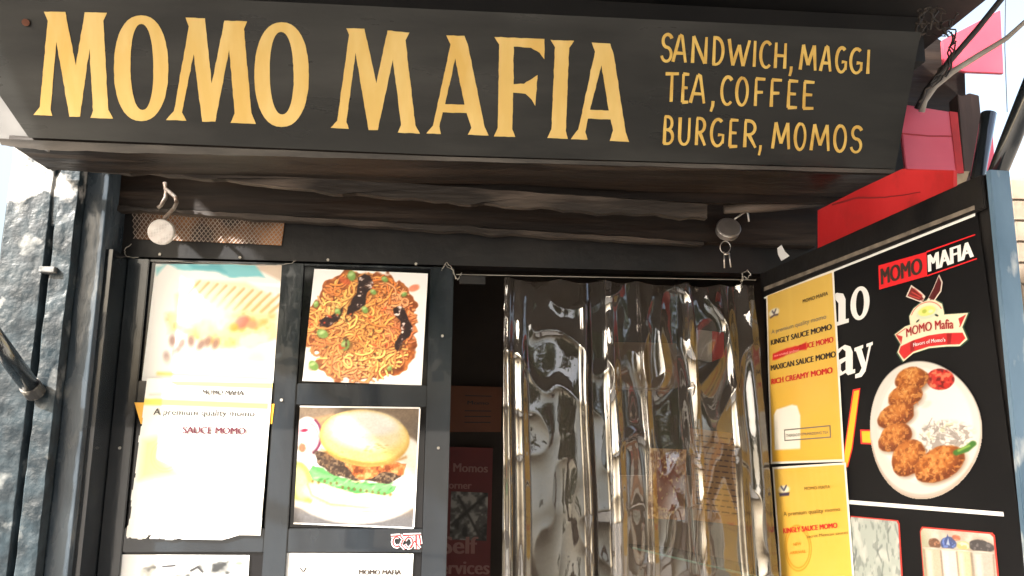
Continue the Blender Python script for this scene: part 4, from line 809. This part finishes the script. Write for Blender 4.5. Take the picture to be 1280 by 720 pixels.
mb = MB(); mb.slab([pp(*p) for p in [(1197, 117), (1203, 120), (1212, 116), (1224, 119), (1233, 214), (1205, 216)]], (.01, .06, 0)); pa = pp(1219, 219); mb.box((pa.x-.03, pa.y+.004, 0), (pa.x+.03, pa.y+.05, pa.z))
tag(mb.build('wooden_post', M['woodbrown'], None, bevel=.002), 'rough brown wooden post stump beside the pink square sheet', 'post')
mb = MB(); pq = FY(-.02); mb.slab([pq(*p) for p in [(1160, 40), (1190, 60), (1206, 88), (1208, 150), (1170, 170), (1120, 160), (1120, 60)]], (0, .05, 0)); tag(mb.build('wooden_post', M['wood'], None), 'dark timber end behind the cables at the sign\'s right end', 'post')
mb = MB(); pq = FY(-.34); mb.slab([pq(*p) for p in [(1192, 214), (1212, 214), (1208, 226), (1192, 232)]], (0, .04, 0)); tag(mb.build('wood_block', mat('pale_wood', (.35, .27, .17), (.45, .36, .24), .6, 20), None), 'small pale wood block at the end of the red side panel', 'wood block')
cbp = FY(-.42)
mb = MB(); mb.tube([FY(y)(*p) for p, y in [((1330, -90), -.62), ((1262, -14), -.55), ((1222, 36), -.5), ((1186, 78), -.46), ((1158, 112), -.42), ((1146, 136), -.40)]], .0075, 10); tag(mb.build('cable', M['cabblack'], None, smooth=True), 'thick black cable slanting down from the roof to the sign\'s right end', 'cable')
mb = MB(); mb.tube([FY(y)(*p) for p, y in [((1300, 10), -.6), ((1258, 48), -.5), ((1222, 70), -.46), ((1190, 90), -.43), ((1168, 108), -.41), ((1155, 126), -.40), ((1152, 140), -.39)]], [.005, .0065, .0075, .008, .0085, .009, .008], 10); tag(mb.build('cable', M['cabgrey'], None, smooth=True), 'pale grey cable curving across the pink sheet below the black cable', 'cable')
mb = MB(); random.seed(5)
for q in range(9):
    c0 = (1168+random.uniform(-14, 12), 24+random.uniform(-10, 12)); r0 = random.uniform(7, 20); a0 = random.uniform(0, 360); a1 = a0+random.uniform(110, 230); pl = FY(-.44-.012*q)
    mb.tube(squiggle(pl, arc(c0[0], c0[1], r0, r0*random.uniform(.4, .9), a0, a1, 7)+[(c0[0]+random.uniform(-25, 25), c0[1]+random.uniform(0, 30))], 1, 7, 3), random.choice([.0016, .0022, .003]), 5)
for q in range(4):
    mb.tube(squiggle(FY(-.45-.01*q), [(1176, 34), (1195, 40+6*q), (1186, 70+8*q), (1160, 110), (1150, 132)], 1, 8), .0022, 5)
tag(mb.build('wire_bundle', mat('grubby_wire', (.02, .016, .014), (.06, .045, .035), .6, 20), None, smooth=True), 'tangled dark wire bundle under the roof at the sign\'s top right corner', 'wires')
mb = MB(); mb.tube([FY(.2)(1257, -5), FY(.2)(1256, 60), FY(.2)(1259, 140)], .0016, 5); tag(mb.build('hanging_wire', M['cabblack'], None), 'hairline wire hanging in front of the white sky at top right', 'wire')
mb = MB(); a = FY(-.72)(1235, 232); b = FY(-.95)(1345, 10)
mb.tube([Vector((1.22, -.004, 2.09)), FY(-.62)(1243, 226), FY(-.66)(1262, 178), FY(-.72)(1300, 82), FY(-.8)(1350, -40)], .022, 18); tag(mb.build('brace_strut', M['black'], None, smooth=True), 'thick black diagonal tube rising from the open leaf at the right edge', 'strut')
mb = MB(); pa = FY(-.58)(1222, 222); mb.tube([Vector((pa.x, pa.y, 0)), pa, FY(-.58)(1236, 142)], [.016, .016, .017], 16); tag(mb.build('pipe_stub', M['black'], None, smooth=True), 'black upright pipe standing beside the diagonal tube at the right edge', 'pipe')
# brick wall further right
bw = MB(); bwm = [mat('beige_brick', (.2, .155, .115), (.27, .215, .16), .85, 12, .002, 40), mat('mortar', (.25, .22, .19), None, .9)]
x0 = FY(.6)(1268, 260).x; bw.box((x0+.01, .615, 0), (x0+3, .8, 2.58), 1)
for r_ in range(30):
    for c_ in range(14):
        xa = x0+c_*.22-(.11 if r_ % 2 else 0); xb = xa+.208; xa = max(xa, x0)
        if xb > xa: bw.box((xa, .6, .02+r_*.085), (xb, .6149, .02+r_*.085+.075), 0)
tag(bw.build('brick_wall', bwm, None), 'beige brick wall at the far right behind the open leaf', 'wall', kind='thing')
# =================================================================== INSIDE THE SHOP
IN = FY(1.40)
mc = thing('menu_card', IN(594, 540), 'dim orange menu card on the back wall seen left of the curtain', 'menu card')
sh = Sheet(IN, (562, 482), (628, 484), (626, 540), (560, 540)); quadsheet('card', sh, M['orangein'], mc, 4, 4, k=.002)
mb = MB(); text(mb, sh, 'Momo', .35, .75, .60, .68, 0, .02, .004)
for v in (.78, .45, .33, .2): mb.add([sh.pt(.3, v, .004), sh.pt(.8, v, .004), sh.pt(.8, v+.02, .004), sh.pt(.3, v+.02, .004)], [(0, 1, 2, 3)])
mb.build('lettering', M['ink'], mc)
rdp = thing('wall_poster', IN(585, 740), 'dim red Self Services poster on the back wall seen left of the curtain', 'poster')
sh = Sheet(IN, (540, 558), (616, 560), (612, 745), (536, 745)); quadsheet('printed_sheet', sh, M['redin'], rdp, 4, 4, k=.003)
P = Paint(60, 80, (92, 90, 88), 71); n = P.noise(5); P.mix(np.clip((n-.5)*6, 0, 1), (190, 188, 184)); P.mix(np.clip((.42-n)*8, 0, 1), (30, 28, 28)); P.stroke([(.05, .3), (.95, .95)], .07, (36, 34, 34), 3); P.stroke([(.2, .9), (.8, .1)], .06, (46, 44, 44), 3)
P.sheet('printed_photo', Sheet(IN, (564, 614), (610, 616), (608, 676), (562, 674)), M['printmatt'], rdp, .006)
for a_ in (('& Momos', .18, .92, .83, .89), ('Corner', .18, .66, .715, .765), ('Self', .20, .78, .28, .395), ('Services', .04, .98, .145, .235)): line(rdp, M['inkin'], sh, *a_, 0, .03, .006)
P = Paint(110, 170, (186, 134, 70), 77); n = P.noise(6); P.mix(np.clip((n-.5)*3, 0, 1)*.6, (206, 160, 98))
for j in range(14):
    x = .08
    while x < .9:
        w_ = .04+.08*P.rng.random(); P.stroke([(x, .93-j*.062), (min(.92, x+w_), .93-j*.062)], .02, (70, 40, 30), 1.5, .8); x += w_+.05
tag(P.sheet('wall_menu', Sheet(FY(.7), (862, 535), (946, 545), (952, 660), (866, 650)), M['printmatt'], None), 'tan menu board inside the shop seen through the right of the curtain', 'menu board')
MB_ = MB(); MB_.box((.62, .7005, .0), (1.07, .74, zof(655)+.1)); 
tag(MB_.build('serving_counter', mat('counter_front', (.11, .08, .06), (.16, .12, .09), .5, 4), None, bevel=.003), 'brown counter front behind the clear curtain on the right', 'counter')
P = Paint(70, 90, (150, 96, 60), 79); n = P.noise(6); P.mix(np.clip((n-.5)*6, 0, 1), (206, 160, 110)); P.ell(.5, .5, .34, .5, (150, 60, 34), 0, 3, .3); P.mix(np.clip((P.noise(16)-.6)*9, 0, 1), (236, 190, 130))
tag(P.sheet('wall_picture', Sheet(FY(.69), (812, 560), (858, 562), (856, 650), (810, 648)), M['printmatt'], None), 'reddish food picture inside the shop behind the curtain\'s middle', 'picture')
sh = thing('hanging_packet', FY(.5)(893, 452), 'small red and pale packet hanging inside behind the curtain', 'packet'); f5 = FY(.5)
MB().slab([f5(*p) for p in [(874, 412), (890, 414), (890, 452), (872, 448)]], (0, .03, 0)).build('pale_side', mat('pale_packet', (.4, .37, .34), (.5, .46, .42), .4, 20), sh)
MB().slab([f5(*p) for p in [(890.5, 414), (905, 416), (905, 446), (890.5, 452)]], (0, .03, 0)).build('red_side', M['printred'], sh)
q = [FY(.62)(790, 686), FY(.16)(965, 727)]
tag(MB().slab([q[0], q[1], q[1]+Vector((0, 0, .007)), q[0]+Vector((0, 0, .007))], (.02, .3, 0)).build('glass_shelf', mat('green_glass_edge', (.12, .2, .17), None, .15), None), 'greenish glass shelf edge crossing behind the curtain\'s foot', 'shelf')
tag(MB().box((.72, 1.2, 1.75), (1.0, 1.4, 1.95)).build('storage_box', mat('cardboard', (.22, .14, .08), (.28, .18, .1), .7, 8), None, bevel=.004), 'brown carton high on the back wall behind the curtain', 'box')
# =================================================================== ACROSS THE STREET (seen only as reflections and bounce)
def tree(x, y, h, r, seed, label):
    rg = random.Random(seed); t = thing('street_tree', (x, y, 0), label, 'tree'); mb = MB()
    mb.tube([(x, y, 0), (x+.1, y, h*.3), (x, y+.1, h*.6)], [.2, .16, .1], 8); cl = []
    for i in range(9):
        a = rg.random()*6.28; e = Vector((x+math.cos(a)*r*.7*rg.random(), y+math.sin(a)*r*.7*rg.random(), h*(.55+.4*rg.random()))); mb.tube([(x, y, h*.4), e], [.07, .03], 5); cl.append(e)
    mb.build('trunk', M['woodbrown'], t); lf = MB()
    for e in cl:
        for i in range(260):
            p = e+Vector((rg.gauss(0, 1), rg.gauss(0, 1), rg.gauss(0, .8)))*r*.30; u = Vector((rg.gauss(0, 1), rg.gauss(0, 1), rg.gauss(0, 1))).normalized(); w = u.orthogonal().normalized(); s_ = .11+.1*rg.random()
            lf.add([p-u*s_, p+w*s_*.5, p+u*s_, p-w*s_*.5], [(0, 1, 2, 3)])
    lf.build('crown', mat('leaves', (.03, .06, .02), (.06, .1, .035), .6, 3), t, orient=False)
tree(2.9, -8.5, 6.2, 1.5, 3, 'leafy tree across the street nearest the shop door'); tree(6.6, -9.5, 7.0, 2.1, 8, 'taller leafy tree across the street at the right end'); tree(-1.2, -9, 5.4, 1.6, 12, 'small leafy tree across the street at the left end')
